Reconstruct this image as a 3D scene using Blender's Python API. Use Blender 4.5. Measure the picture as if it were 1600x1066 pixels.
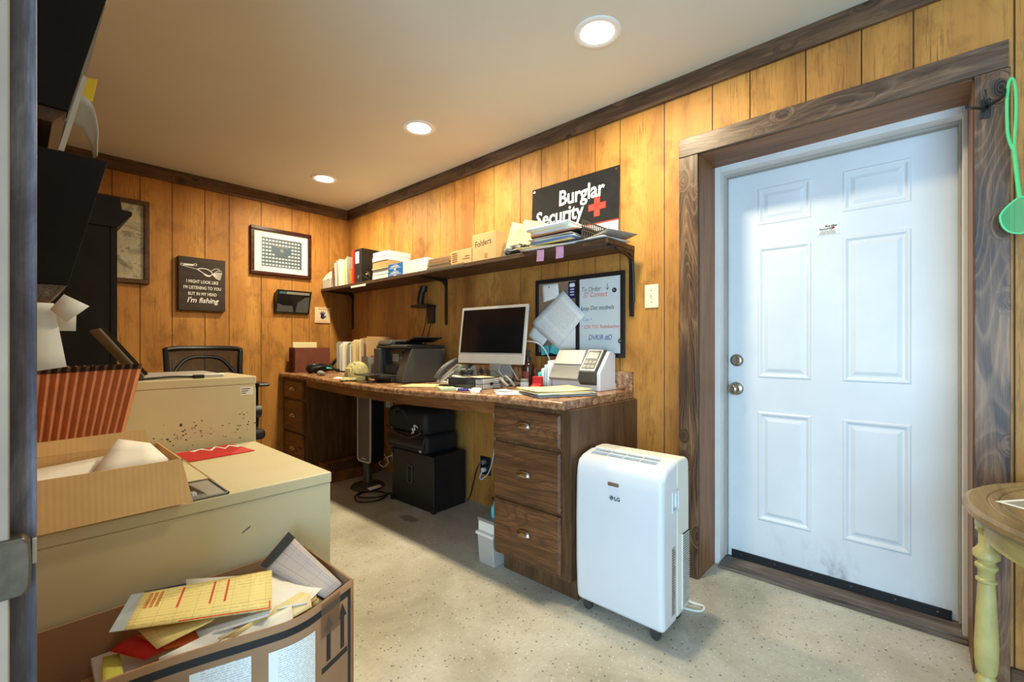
import bpy, bmesh, math, random
from mathutils import Matrix, Vector, Euler

# ------------------------------------------------------------------ clean start
for o in list(bpy.data.objects):
    bpy.data.objects.remove(o, do_unlink=True)
SC = bpy.context.scene
COL = SC.collection
R = math.radians

# ------------------------------------------------------------------ camera
CAM_H, YAW, FPX = 1.12, 47.78, 704.0
cd = bpy.data.cameras.new('camera')
cam = bpy.data.objects.new('camera', cd)
COL.objects.link(cam)
cam.location = (0, 0, CAM_H)
cam.rotation_euler = (R(90), 0, R(-YAW))
cd.sensor_fit = 'HORIZONTAL'
cd.sensor_width = 36.0
cd.lens = FPX / 1600 * 36.0
cd.shift_y = 5.4 / 1600
cd.clip_start = 0.02
SC.camera = cam

# ------------------------------------------------------------------ world, lights, exposure
SC.view_settings.view_transform = 'Standard'
SC.view_settings.look = 'None'
SC.view_settings.gamma = 1.0
SC.view_settings.use_curve_mapping = False
SC.view_settings.exposure = 0.28
try:
    SC.cycles.use_denoising = True
    SC.cycles.max_bounces = 10
    SC.cycles.diffuse_bounces = 6
    SC.cycles.sample_clamp_indirect = 6.0
except Exception:
    pass
W = bpy.data.worlds.new('daylight')
SC.world = W
W.use_nodes = True
W.node_tree.nodes['Background'].inputs[0].default_value = (0.62, 0.80, 1.0, 1)
W.node_tree.nodes['Background'].inputs[1].default_value = 1.0

LAMP_COL = (1.0, 0.86, 0.58)
LAMP_W = 21.0
LAMPS = [(1.64, 3.49), (1.64, 2.247), (1.64, 1.005)]
CEIL = 2.43


def area(name, loc, rot, sx, sy, power, color, shape='RECTANGLE', spread=180):
    l = bpy.data.lights.new(name, 'AREA')
    l.shape = shape
    l.size = sx
    if shape in ('RECTANGLE', 'ELLIPSE'):
        l.size_y = sy
    l.energy = power
    l.color = color
    l.spread = R(spread)
    o = bpy.data.objects.new(name, l)
    o.location = loc
    o.rotation_euler = rot
    COL.objects.link(o)
    return o


for i, (x, y) in enumerate(LAMPS):
    area('recessed_lamp_light', (x, y, CEIL - 0.012), (0, 0, 0), 0.13, 0.13, LAMP_W, LAMP_COL, 'DISK', 170)
# daylight entering through the wide open doorway in the far left wall, behind the camera
area('doorway_daylight', (-1.45, -1.05, 1.08), (R(90), 0, R(-90)), 1.9, 2.05, 122.0, (0.42, 0.71, 1.0))

# ------------------------------------------------------------------ object helpers


def T(name, label, cat, loc=(0, 0, 0), rz=0.0, group=None, M=None, rot=None):
    o = bpy.data.objects.new(name, None)
    o.empty_display_size = 0.05
    COL.objects.link(o)
    if M is not None:
        o.matrix_world = M
    else:
        o.location = loc
        o.rotation_euler = rot if rot else (0, 0, rz)
    o['label'] = label
    o['category'] = cat
    if group:
        o['group'] = group
    return o


def tag(o, label, cat, group=None, kind=None):
    o['label'] = label
    o['category'] = cat
    if group:
        o['group'] = group
    if kind:
        o['kind'] = kind
    return o


def struct(o):
    o['kind'] = 'structure'
    return o


def WR(y, z, x=2.2):
    """frame on the right wall: u to the viewer's right, v up, n into the room"""
    return Matrix(((0, 0, -1, x), (-1, 0, 0, y), (0, 1, 0, z), (0, 0, 0, 1)))


def WB(x, z, y=4.17):
    return Matrix(((1, 0, 0, x), (0, 0, -1, y), (0, 1, 0, z), (0, 0, 0, 1)))


def catmull(pts, n=6):
    pts = [Vector(p) for p in pts]
    if len(pts) < 3:
        return pts
    out = []
    for i in range(len(pts) - 1):
        p0 = pts[max(i - 1, 0)]
        p1, p2 = pts[i], pts[i + 1]
        p3 = pts[min(i + 2, len(pts) - 1)]
        for k in range(n):
            t = k / n
            out.append(0.5 * ((2 * p1) + (p2 - p0) * t + (2 * p0 - 5 * p1 + 4 * p2 - p3) * t * t + (3 * p1 - p0 - 3 * p2 + p3) * t ** 3))
    out.append(pts[-1])
    return out


class B:
    """collects shapes and links them as ONE mesh object"""

    def __init__(s):
        s.bm = bmesh.new()
        s.mats = []
        s.uv = s.bm.loops.layers.uv.new('UVMap')

    def mi(s, m):
        if m is None:
            return 0
        if m not in s.mats:
            s.mats.append(m)
        return s.mats.index(m)

    def face(s, vs, m=None, uvs=None):
        try:
            f = s.bm.faces.new(vs)
        except ValueError:
            return None
        f.material_index = s.mi(m)
        if uvs:
            for l, u in zip(f.loops, uvs):
                l[s.uv].uv = u
        return f

    def poly(s, pts, m=None):
        return s.face([s.bm.verts.new(p) for p in pts], m)

    def box(s, x0, x1, y0, y1, z0, z1, m=None, M=None):
        c = [(x0, y0, z0), (x1, y0, z0), (x1, y1, z0), (x0, y1, z0), (x0, y0, z1), (x1, y0, z1), (x1, y1, z1), (x0, y1, z1)]
        v = [s.bm.verts.new(M @ Vector(p) if M else p) for p in c]
        for f in ((0, 3, 2, 1), (4, 5, 6, 7), (0, 1, 5, 4), (1, 2, 6, 5), (2, 3, 7, 6), (3, 0, 4, 7)):
            s.face([v[i] for i in f], m)
        return s

    def obox(s, c, size, rot=(0, 0, 0), m=None):
        M = Matrix.Translation(c) @ Euler(rot).to_matrix().to_4x4()
        a, b, d = size[0] / 2, size[1] / 2, size[2] / 2
        return s.box(-a, a, -b, b, -d, d, m, M)

    def ring(s, c, r, ax, seg):
        ax = Vector(ax).normalized()
        t = Vector((0, 0, 1)) if abs(ax.z) < 0.9 else Vector((1, 0, 0))
        u = ax.cross(t).normalized()
        w = ax.cross(u)
        return [s.bm.verts.new(Vector(c) + (u * math.cos(2 * math.pi * i / seg) + w * math.sin(2 * math.pi * i / seg)) * r) for i in range(seg)]

    def bridge(s, a, b, m=None):
        n = len(a)
        for i in range(n):
            s.face([a[i], a[(i + 1) % n], b[(i + 1) % n], b[i]], m)

    def cyl(s, p0, p1, r0, r1=None, seg=16, m=None, cap=True):
        r1 = r0 if r1 is None else r1
        ax = Vector(p1) - Vector(p0)
        a = s.ring(p0, r0, ax, seg)
        b = s.ring(p1, r1, ax, seg)
        s.bridge(a, b, m)
        if cap:
            s.face(list(reversed(a)), m)
            s.face(b, m)
        return s

    def lathe(s, prof, c=(0, 0, 0), seg=24, m=None, M=None):
        rings = []
        for r, z in prof:
            ring = []
            for i in range(seg):
                p = Vector((c[0] + r * math.cos(2 * math.pi * i / seg), c[1] + r * math.sin(2 * math.pi * i / seg), c[2] + z))
                ring.append(s.bm.verts.new(M @ p if M else p))
            rings.append(ring)
        for a, b in zip(rings, rings[1:]):
            s.bridge(a, b, m)
        s.face(list(reversed(rings[0])), m)
        s.face(rings[-1], m)
        return s

    def tube(s, pts, r, seg=8, m=None, smooth=6):
        P = catmull(pts, smooth) if smooth else [Vector(p) for p in pts]
        prev = None
        first = None
        up = None
        for i, p in enumerate(P):
            d = (P[min(i + 1, len(P) - 1)] - P[max(i - 1, 0)])
            if d.length < 1e-9:
                continue
            d.normalize()
            if up is None:
                up = Vector((0, 0, 1)) if abs(d.z) < 0.9 else Vector((1, 0, 0))
            u = d.cross(up)
            if u.length < 1e-4:
                u = d.cross(Vector((0.3, 1, 0.2)))
            u.normalize()
            up = u.cross(d).normalized()
            ring = [s.bm.verts.new(p + (u * math.cos(2 * math.pi * k / seg) + up * math.sin(2 * math.pi * k / seg)) * r) for k in range(seg)]
            if prev:
                s.bridge(prev, ring, m)
            else:
                first = ring
            prev = ring
        s.face(list(reversed(first)), m)
        s.face(prev, m)
        return s

    def prism(s, poly, a, b, axis='y', m=None, M=None):
        """2-D outline extruded from a to b along axis; outline coords are the other two axes in xyz order"""
        def pt(p, t):
            q = {'x': (t, p[0], p[1]), 'y': (p[0], t, p[1]), 'z': (p[0], p[1], t)}[axis]
            return M @ Vector(q) if M else q
        lo = [s.bm.verts.new(pt(p, a)) for p in poly]
        hi = [s.bm.verts.new(pt(p, b)) for p in poly]
        s.bridge(lo, hi, m)
        s.face(list(reversed(lo)), m)
        s.face(hi, m)
        return s

    def grid(s, fn, nx, ny, m=None, su=1.0, sv=1.0, u0=0.0, v0=0.0):
        V = [[s.bm.verts.new(fn(i / nx, j / ny)) for i in range(nx + 1)] for j in range(ny + 1)]
        for j in range(ny):
            for i in range(nx):
                s.face([V[j][i], V[j][i + 1], V[j + 1][i + 1], V[j + 1][i]], m,
                       [(u0 + i / nx * su, v0 + j / ny * sv), (u0 + (i + 1) / nx * su, v0 + j / ny * sv), (u0 + (i + 1) / nx * su, v0 + (j + 1) / ny * sv), (u0 + i / nx * su, v0 + (j + 1) / ny * sv)])
        return s

    def ball(s, c, r, sx=1, sy=1, sz=1, m=None, seg=16, rings=10, M=None):
        prof = []
        for i in range(rings + 1):
            a = -math.pi / 2 + math.pi * i / rings
            prof.append((max(math.cos(a) * r, 1e-4), math.sin(a) * r))
        MM = Matrix.Translation(c) @ (M if M else Matrix.Identity(4)) @ Matrix.Diagonal((sx, sy, sz, 1))
        return s.lathe(prof, (0, 0, 0), seg, m, MM)

    def done(s, name, mat=None, parent=None, smooth=False, bevel=0.0, thick=0.0, seg=2, M=None, angle=35):
        bmesh.ops.recalc_face_normals(s.bm, faces=s.bm.faces)
        me = bpy.data.meshes.new(name)
        s.bm.to_mesh(me)
        s.bm.free()
        for mm in (s.mats if s.mats else [mat]):
            me.materials.append(mm)
        o = bpy.data.objects.new(name, me)
        COL.objects.link(o)
        if M is not None:
            o.matrix_world = M
        if parent:
            o.parent = parent
        if smooth:
            me.polygons.foreach_set('use_smooth', [True] * len(me.polygons))
            try:
                me.set_sharp_from_angle(angle=R(angle))
            except Exception:
                pass
        if thick:
            md = o.modifiers.new('thick', 'SOLIDIFY')
            md.thickness = thick
            md.offset = 0
        if bevel:
            md = o.modifiers.new('bevel', 'BEVEL')
            md.width = bevel
            md.segments = seg
            md.limit_method = 'ANGLE'
            md.angle_limit = R(40)
            if not smooth:
                me.polygons.foreach_set('use_smooth', [True] * len(me.polygons))
                try:
                    me.set_sharp_from_angle(angle=R(50))
                except Exception:
                    pass
            try:
                md.harden_normals = True
            except Exception:
                pass
        return o


def bx(name, mat, parent, x0, x1, y0, y1, z0, z1, bevel=0.0, M=None):
    return B().box(x0, x1, y0, y1, z0, z1).done(name, mat, parent, bevel=bevel, M=M)


def cut(o, cutter):
    """carve a mesh out of another for good, then drop the carving tool"""
    cutter.parent = o.parent
    md = o.modifiers.new('cut', 'BOOLEAN')
    md.object = cutter
    md.operation = 'DIFFERENCE'
    md.solver = 'EXACT'
    bpy.context.view_layer.update()
    dg = bpy.context.evaluated_depsgraph_get()
    me = bpy.data.meshes.new_from_object(o.evaluated_get(dg))
    o.modifiers.clear()
    o.data = me
    bpy.data.objects.remove(cutter, do_unlink=True)
    return o


def text(s, size, mat, parent, M=None, name='lettering', bold=0.0, shear=0.0, align='LEFT', depth=0.0006, wide=1.0, spacing=1.0):
    c = bpy.data.curves.new(name, 'FONT')
    c.body = s
    c.size = size
    c.offset = bold
    c.shear = shear
    c.align_x = align
    c.extrude = depth
    c.resolution_u = 2
    c.space_character = spacing
    t = bpy.data.objects.new(name, c)
    COL.objects.link(t)
    bpy.context.view_layer.update()
    dg = bpy.context.evaluated_depsgraph_get()
    me = bpy.data.meshes.new_from_object(t.evaluated_get(dg))
    bpy.data.objects.remove(t, do_unlink=True)
    me.materials.clear()
    me.materials.append(mat)
    if wide != 1.0:
        me.transform(Matrix.Diagonal((wide, 1, 1, 1)))
    o = bpy.data.objects.new(name, me)
    COL.objects.link(o)
    if parent:
        o.parent = parent
    if M is not None:
        o.matrix_basis = M
    return o


def L(x, y, z=0.0, rz=0.0):
    return Matrix.Translation((x, y, z)) @ Matrix.Rotation(rz, 4, 'Z')


# ------------------------------------------------------------------ materials
def lin(c):
    """sRGB 0-255 to linear"""
    out = []
    for v in c:
        v = v / 255.0
        out.append(v / 12.92 if v <= 0.04045 else ((v + 0.055) / 1.055) ** 2.4)
    return (*out, 1)


class N:
    def __init__(s, name, rough=0.5, metal=0.0, spec=0.5):
        s.m = bpy.data.materials.new(name)
        s.m.use_nodes = True
        s.t = s.m.node_tree
        s.b = s.t.nodes['Principled BSDF']
        s.b.inputs['Roughness'].default_value = rough
        s.b.inputs['Metallic'].default_value = metal
        s.b.inputs['Specular IOR Level'].default_value = spec
        s.co = None

    def n(s, typ, **kw):
        nd = s.t.nodes.new(typ)
        for k, v in kw.items():
            if k in nd.inputs.keys() if hasattr(nd, 'inputs') else False:
                nd.inputs[k].default_value = v
            else:
                setattr(nd, k, v)
        return nd

    def l(s, a, b):
        s.t.links.new(a, b)

    def coord(s, kind='Object', scale=(1, 1, 1), rot=(0, 0, 0), loc=(0, 0, 0)):
        tc = s.t.nodes.new('ShaderNodeTexCoord')
        mp = s.t.nodes.new('ShaderNodeMapping')
        s.l(tc.outputs[kind], mp.inputs[0])
        mp.inputs['Scale'].default_value = scale
        mp.inputs['Rotation'].default_value = rot
        mp.inputs['Location'].default_value = loc
        return mp.outputs[0]

    def noise(s, v, scale=5, detail=4, rough=0.55, dist=0.0):
        nd = s.t.nodes.new('ShaderNodeTexNoise')
        nd.inputs['Scale'].default_value = scale
        nd.inputs['Detail'].default_value = detail
        nd.inputs['Roughness'].default_value = rough
        nd.inputs['Distortion'].default_value = dist
        s.l(v, nd.inputs['Vector'])
        return nd.outputs['Fac']

    def voro(s, v, scale=5, feature='F1', out='Distance', rnd=1.0):
        nd = s.t.nodes.new('ShaderNodeTexVoronoi')
        nd.feature = feature
        nd.inputs['Scale'].default_value = scale
        nd.inputs['Randomness'].default_value = rnd
        s.l(v, nd.inputs['Vector'])
        return nd.outputs[out]

    def ramp(s, v, stops, interp='LINEAR'):
        nd = s.t.nodes.new('ShaderNodeValToRGB')
        cr = nd.color_ramp
        cr.interpolation = interp
        while len(cr.elements) < len(stops):
            cr.elements.new(0.5)
        for e, (p, c) in zip(cr.elements, stops):
            e.position = p
            e.color = c if len(c) == 4 else (*c, 1)
        s.l(v, nd.inputs[0])
        return nd.outputs[0]

    def mix(s, fac, a, b, mode='MIX'):
        nd = s.t.nodes.new('ShaderNodeMix')
        nd.data_type = 'RGBA'
        nd.blend_type = mode
        for sock, v in ((nd.inputs[0], fac), (nd.inputs[6], a), (nd.inputs[7], b)):
            if isinstance(v, (int, float)):
                sock.default_value = v
            elif isinstance(v, tuple):
                sock.default_value = v
            else:
                s.l(v, sock)
        return nd.outputs[2]

    def math(s, op, a, b=0.0, c=0.0):
        nd = s.t.nodes.new('ShaderNodeMath')
        nd.operation = op
        for i, v in enumerate((a, b, c)):
            if isinstance(v, (int, float)):
                nd.inputs[i].default_value = v
            else:
                s.l(v, nd.inputs[i])
        return nd.outputs[0]

    def sep(s, v):
        nd = s.t.nodes.new('ShaderNodeSeparateXYZ')
        s.l(v, nd.inputs[0])
        return nd.outputs

    def col(s, c):
        if isinstance(c, tuple):
            s.b.inputs['Base Color'].default_value = c
        else:
            s.l(c, s.b.inputs['Base Color'])
        return s

    def rough(s, v):
        s.l(v, s.b.inputs['Roughness'])
        return s

    def bump(s, h, strength=0.3, dist=0.005):
        nd = s.t.nodes.new('ShaderNodeBump')
        nd.inputs['Strength'].default_value = strength
        nd.inputs['Distance'].default_value = dist
        s.l(h, nd.inputs['Height'])
        s.l(nd.outputs[0], s.b.inputs['Normal'])
        return s


def plain(name, c, rough=0.5, metal=0.0, spec=0.5, var=0.08, scale=6.0, bump=0.0, bscale=200.0, dirt=None):
    """one-colour surface with a slight mottling of its own, and optional grain"""
    k = N(name, rough, metal, spec)
    v = k.coord()
    base = lin(c)
    lo = tuple(x * (1 - var) for x in base[:3]) + (1,)
    hi = tuple(min(x * (1 + var), 1) for x in base[:3]) + (1,)
    cc = k.ramp(k.noise(v, scale, 5), [(0.3, lo), (0.7, hi)])
    if dirt:
        f = k.ramp(k.noise(v, dirt[1], 6, 0.7), [(dirt[2], (0, 0, 0, 1)), (dirt[2] + 0.08, (1, 1, 1, 1))])
        cc = k.mix(f, cc, lin(dirt[0]))
    k.col(cc)
    if bump:
        k.bump(k.noise(v, bscale, 3), bump, 0.002)
    return k.m


def wood(name, light, mid, dark, axis=2, stretch=14.0, scale=3.0, rough=0.55, knots=0.0, bump=0.15, spec=0.4, contrast=(0.3, 0.5, 0.72), fine=0.5, knot_col=(30, 18, 10), rings=None, ring_col=None):
    """long-grained wood; axis = the grain direction in the part's own frame"""
    k = N(name, rough, 0, spec)
    sc = [scale * stretch] * 3
    sc[axis] = scale
    v = k.coord('Object', tuple(sc))
    if knots:
        sk = [8.0] * 3
        sk[axis] = 5.2
        vk = k.coord('Object', tuple(sk), loc=(0.37, 0.61, 0.13))
        d = k.voro(vk, 1.0)
        kn = k.ramp(d, [(0.0, (1, 1, 1, 1)), (0.14, (0.75, 0.75, 0.75, 1)), (0.34, (0, 0, 0, 1))])
        warp = k.t.nodes.new('ShaderNodeVectorMath')
        warp.operation = 'MULTIPLY_ADD'
        k.l(kn, warp.inputs[0])
        warp.inputs[1].default_value = (2.6, 2.6, 2.6)
        k.l(v, warp.inputs[2])
        v2 = warp.outputs[0]
    else:
        v2 = v
    g = k.noise(v2, 1.0, 8, 0.62, 0.6)
    col = k.ramp(g, [(contrast[0], lin(dark)), (contrast[1], lin(mid)), (contrast[2], lin(light))])
    sf = [scale * 90] * 3
    sf[axis] = scale * 3
    f = k.noise(k.coord('Object', tuple(sf)), 1.0, 3, 0.6)
    ff = k.ramp(f, [(0.42, (1, 1, 1, 1)), (0.6, (0, 0, 0, 1))])
    col = k.mix(k.math('MULTIPLY', ff, fine), col, lin(dark))
    if knots:
        k2 = k.ramp(d, [(0.0, (1, 1, 1, 1)), (0.09, (1, 1, 1, 1)), (0.2, (0, 0, 0, 1))])
        col = k.mix(k.math('MULTIPLY', k2, knots), col, lin(knot_col))
    if rings:
        sr = [scale * 1.5] * 3
        sr[axis] = scale * 0.32
        nr = k.noise(k.coord('Object', tuple(sr), loc=(1.7, 0.4, 2.1)), 1.0, 2, 0.45, 0.15)
        if knots:
            nr = k.math('ADD', nr, k.math('MULTIPLY', kn, 0.22))
        fr = k.math('FRACT', k.math('MULTIPLY', nr, rings[0]))
        ln = k.ramp(fr, [(0.0, (1, 1, 1, 1)), (0.28, (0, 0, 0, 1)), (0.86, (0, 0, 0, 1)), (1.0, (1, 1, 1, 1))])
        col = k.mix(k.math('MULTIPLY', ln, rings[1]), col, lin(ring_col or dark))
    k.col(col)
    k.bump(g, bump, 0.004)
    return k.m


# paneling: sheets of rough-sawn plywood, honey brown
def paneling(name, axis_u):
    k = N(name, 0.55, 0, 0.35)
    sc = [3.0, 3.0, 0.35]
    base = k.noise(k.coord('Object', tuple(sc)), 1.6, 4, 0.6)
    col = k.ramp(base, [(0.28, lin((150, 100, 48))), (0.5, lin((186, 129, 60))), (0.72, lin((206, 152, 76)))])
    blot = k.noise(k.coord('Object', (5, 5, 3.2)), 1.5, 6, 0.68, 0.4)
    bl = k.ramp(blot, [(0.50, (0, 0, 0, 1)), (0.68, (1, 1, 1, 1))])
    col = k.mix(k.math('MULTIPLY', bl, 0.62), col, lin((128, 82, 34)))
    gr = k.noise(k.coord('Object', (150, 150, 7)), 1.0, 4, 0.65, 0.5)
    gg = k.ramp(gr, [(0.52, (0, 0, 0, 1)), (0.66, (1, 1, 1, 1))])
    patch = k.ramp(k.noise(k.coord('Object', (7, 7, 0.8), loc=(3, 1, 2)), 1.0, 4), [(0.36, (0.1, 0.1, 0.1, 1)), (0.66, (1, 1, 1, 1))])
    col = k.mix(k.math('MULTIPLY', k.math('MULTIPLY', gg, patch), 0.75), col, lin((92, 58, 24)))
    k.col(col)
    k.bump(gr, 0.35, 0.0025)
    return k.m


M_PANEL = paneling('panel_wood', 1)
M_GROOVE = plain('panel_groove', (84, 50, 22), 0.7)
M_TRIM = wood('dark_stained_pine', (136, 104, 74), (94, 68, 47), (44, 31, 24), axis=1, stretch=8, scale=2.2, knots=0.85, rough=0.5, contrast=(0.3, 0.5, 0.74), fine=0.35, knot_col=(20, 14, 12))
M_TRIMX = wood('dark_stained_pine_across', (136, 104, 74), (94, 68, 47), (44, 31, 24), axis=0, stretch=8, scale=2.2, knots=0.85, rough=0.5, fine=0.35, knot_col=(20, 14, 12))
M_CASE = wood('stained_casing_upright', (142, 108, 76), (92, 66, 46), (44, 32, 27), axis=2, stretch=9, scale=2.4, knots=0.9, rough=0.42, contrast=(0.32, 0.5, 0.66), fine=0.35, knot_col=(24, 17, 14), rings=(40, 0.22), ring_col=(172, 144, 112))
M_HEADER = wood('stained_casing_across', (140, 112, 88), (98, 74, 56), (46, 35, 30), axis=1, stretch=9, scale=2.4, knots=0.9, rough=0.42, contrast=(0.32, 0.5, 0.66), fine=0.35, knot_col=(24, 17, 14), rings=(30, 0.16), ring_col=(170, 146, 120))
M_JAMB = wood('brown_jamb', (162, 114, 70), (138, 94, 55), (106, 70, 40), axis=2, stretch=10, scale=2.0, rough=0.5, fine=0.4)
M_JAMBT = wood('brown_jamb_across', (162, 114, 70), (138, 94, 55), (106, 70, 40), axis=1, stretch=10, scale=2.0, rough=0.5, fine=0.4)
M_OAK = wood('dark_oak_across', (150, 104, 66), (116, 77, 48), (72, 45, 28), axis=1, stretch=8, scale=2.6, rough=0.38, fine=0.6, bump=0.2, rings=(34, 0.6))
M_OAKV = wood('dark_oak_upright', (124, 90, 60), (98, 69, 46), (66, 46, 30), axis=2, stretch=10, scale=2.6, rough=0.4, fine=0.5, rings=(18, 0.3))
M_APRON = wood('apron_oak', (164, 112, 62), (134, 88, 48), (94, 60, 32), axis=1, stretch=9, scale=2.4, rough=0.4, fine=0.5)
M_SHELF = wood('shelf_board', (104, 76, 54), (80, 56, 38), (52, 36, 26), axis=1, stretch=8, scale=2.0, rough=0.5, fine=0.4)
M_GREYWOOD = wood('weathered_threshold', (150, 140, 130), (112, 100, 92), (70, 60, 54), axis=1, stretch=10, scale=2.2, rough=0.75, fine=0.5)
M_BLACKWOOD = plain('black_painted_wood', (28, 27, 27), 0.6, spec=0.15, var=0.2, scale=9, dirt=((74, 66, 58), 40, 0.74))
M_WALNUT = wood('walnut_frame', (112, 74, 38), (86, 54, 26), (54, 34, 16), axis=2, stretch=8, scale=3, rough=0.35)
M_MAHOG = wood('mahogany_frame', (86, 36, 28), (64, 26, 21), (38, 15, 13), axis=0, stretch=8, scale=3, rough=0.25)
M_SIGNWOOD = wood('fishing_sign_board', (70, 56, 46), (58, 45, 37), (42, 32, 26), axis=0, stretch=8, scale=4, rough=0.6)
M_TABLE = wood('worn_table_top', (168, 146, 104), (146, 122, 82), (108, 88, 56), axis=0, stretch=6, scale=2.6, rough=0.4, fine=0.3)
M_TABLELEG = plain('olive_cream_paint', (172, 158, 98), 0.45, var=0.18, scale=14, dirt=((112, 96, 50), 26, 0.66))
M_JAMBNEAR = wood('daylight_blue_jamb', (158, 160, 176), (98, 98, 114), (52, 44, 46), axis=2, stretch=5, scale=4, rough=0.4, fine=0.3)  # the blue of the daylight is put into this wood's colours


# painted concrete with scattered flakes
def floor_mat():
    k = N('flecked_concrete', 0.5, 0, 0.4)
    v = k.coord()
    a = k.noise(v, 2.2, 8, 0.62, 0.3)
    col = k.ramp(a, [(0.28, lin((150, 144, 126))), (0.5, lin((180, 174, 158))), (0.72, lin((204, 200, 188)))])
    fine = k.noise(v, 70, 4, 0.7)
    col = k.mix(k.ramp(fine, [(0.5, (0, 0, 0, 1)), (0.72, (0.55, 0.55, 0.55, 1))]), col, lin((150, 140, 118)))
    st = k.ramp(k.noise(k.coord(loc=(4.2, 1.4, 0)), 1.1, 7, 0.7, 0.5), [(0.58, (0, 0, 0, 1)), (0.76, (0.6, 0.6, 0.6, 1))])
    col = k.mix(st, col, lin((118, 106, 84)))
    for sc, thr, c, lo in ((42, 0.16, (74, 70, 66), 1), (66, 0.14, (232, 232, 230), 2), (30, 0.10, (100, 92, 80), 3)):
        vv = k.coord(loc=(lo * 3.3, lo * 1.7, 0))
        d = k.voro(vv, sc)
        pick = k.sep(k.voro(vv, sc, out='Color'))[0]
        m = k.math('MULTIPLY', k.math('LESS_THAN', d, thr), k.math('GREATER_THAN', pick, 0.5))
        col = k.mix(k.math('MULTIPLY', m, 0.8), col, lin(c))
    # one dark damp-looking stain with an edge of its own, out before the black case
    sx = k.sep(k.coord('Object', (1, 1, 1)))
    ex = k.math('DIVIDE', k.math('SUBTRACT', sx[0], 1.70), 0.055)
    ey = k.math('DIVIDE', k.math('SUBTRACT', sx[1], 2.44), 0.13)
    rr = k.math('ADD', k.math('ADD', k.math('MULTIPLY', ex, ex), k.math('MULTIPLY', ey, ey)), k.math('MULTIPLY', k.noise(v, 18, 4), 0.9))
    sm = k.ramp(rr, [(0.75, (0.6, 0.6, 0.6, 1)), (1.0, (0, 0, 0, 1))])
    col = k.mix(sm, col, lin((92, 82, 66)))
    k.col(col)
    k.bump(fine, 0.12, 0.002)
    return k.m


M_FLOOR = floor_mat()
M_CEIL = plain('ceiling_paint', (216, 213, 198), 0.8, var=0.02, scale=3, bump=0.05, bscale=300)


def door_mat():
    k = N('scuffed_white_door', 0.38, 0, 0.45)
    v = k.coord()
    base = k.ramp(k.noise(v, 3, 6), [(0.3, lin((214, 219, 222))), (0.7, lin((226, 229, 231)))])
    z = k.sep(v)[2]
    y = k.sep(v)[1]
    # scuffs gather low down, around the kick area
    low = k.ramp(z, [(0.03, (1, 1, 1, 1)), (0.26, (0, 0, 0, 1))])
    sm = k.noise(k.coord(scale=(9, 9, 4)), 1.6, 8, 0.72, 0.4)
    f = k.math('MULTIPLY', k.ramp(sm, [(0.5, (0, 0, 0, 1)), (0.72, (1, 1, 1, 1))]), low)
    mid = k.ramp(k.math('ABSOLUTE', k.math('SUBTRACT', y, 0.33)), [(0.04, (1, 1, 1, 1)), (0.26, (0.18, 0.18, 0.18, 1))])
    f = k.math('MULTIPLY', f, mid)
    col = k.mix(k.math('MULTIPLY', f, 0.85), base, lin((120, 124, 124)))
    sp = k.ramp(k.noise(v, 24, 6, 0.75), [(0.68, (0, 0, 0, 1)), (0.76, (1, 1, 1, 1))])
    col = k.mix(k.math('MULTIPLY', sp, 0.35), col, lin((150, 150, 146)))
    k.col(col)
    return k.m


M_DOOR = door_mat()
M_WFRAME = plain('chipped_white_frame', (224, 222, 218), 0.5, var=0.05, scale=5, dirt=((176, 140, 84), 14, 0.69))
M_GASKET = plain('grey_weatherstrip', (164, 158, 148), 0.7)
M_NICKEL = plain('brushed_nickel', (176, 168, 156), 0.25, 1.0, var=0.1)
M_BRASS = plain('aged_brass', (158, 132, 78), 0.35, 1.0)
M_BLACKIRON = plain('black_iron', (22, 22, 23), 0.45, var=0.2)
M_BLACKPL = plain('black_plastic', (26, 26, 27), 0.42, var=0.15)
M_BLACKMATTE = plain('matte_black_rubber', (20, 21, 23), 0.7, var=0.2)
M_DKGREY = plain('charcoal_plastic', (62, 61, 58), 0.42, var=0.06)
M_MIDGREY = plain('grey_plastic', (132, 130, 124), 0.45, var=0.06)
M_SILVER = plain('silver_plastic', (186, 184, 180), 0.35, 0.2)
M_ALU = plain('aluminium', (204, 204, 200), 0.35, 0.55)
M_WHITEPL = plain('white_plastic', (222, 225, 227), 0.35, var=0.015, dirt=((176, 172, 160), 70, 0.80))
M_OLDSTEEL = plain('worn_dark_steel', (112, 104, 92), 0.4, 0.8, var=0.3, scale=30)
M_OFFWHITE = plain('offwhite_plastic', (226, 224, 214), 0.4, var=0.03, dirt=((150, 146, 132), 30, 0.78))
M_LGGREY = plain('vent_grey', (168, 180, 190), 0.5)
M_IVORY = plain('ivory_plastic', (240, 228, 188), 0.4, var=0.02)
M_SCREEN = plain('dark_glass_screen', (12, 12, 14), 0.12, spec=0.6, var=0.3, dirt=((44, 44, 46), 30, 0.74))
M_GLASS_DK = plain('smoky_glass', (24, 25, 28), 0.12, spec=0.35, var=0.2)
M_LCD = plain('grey_lcd', (128, 138, 124), 0.25)


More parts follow.
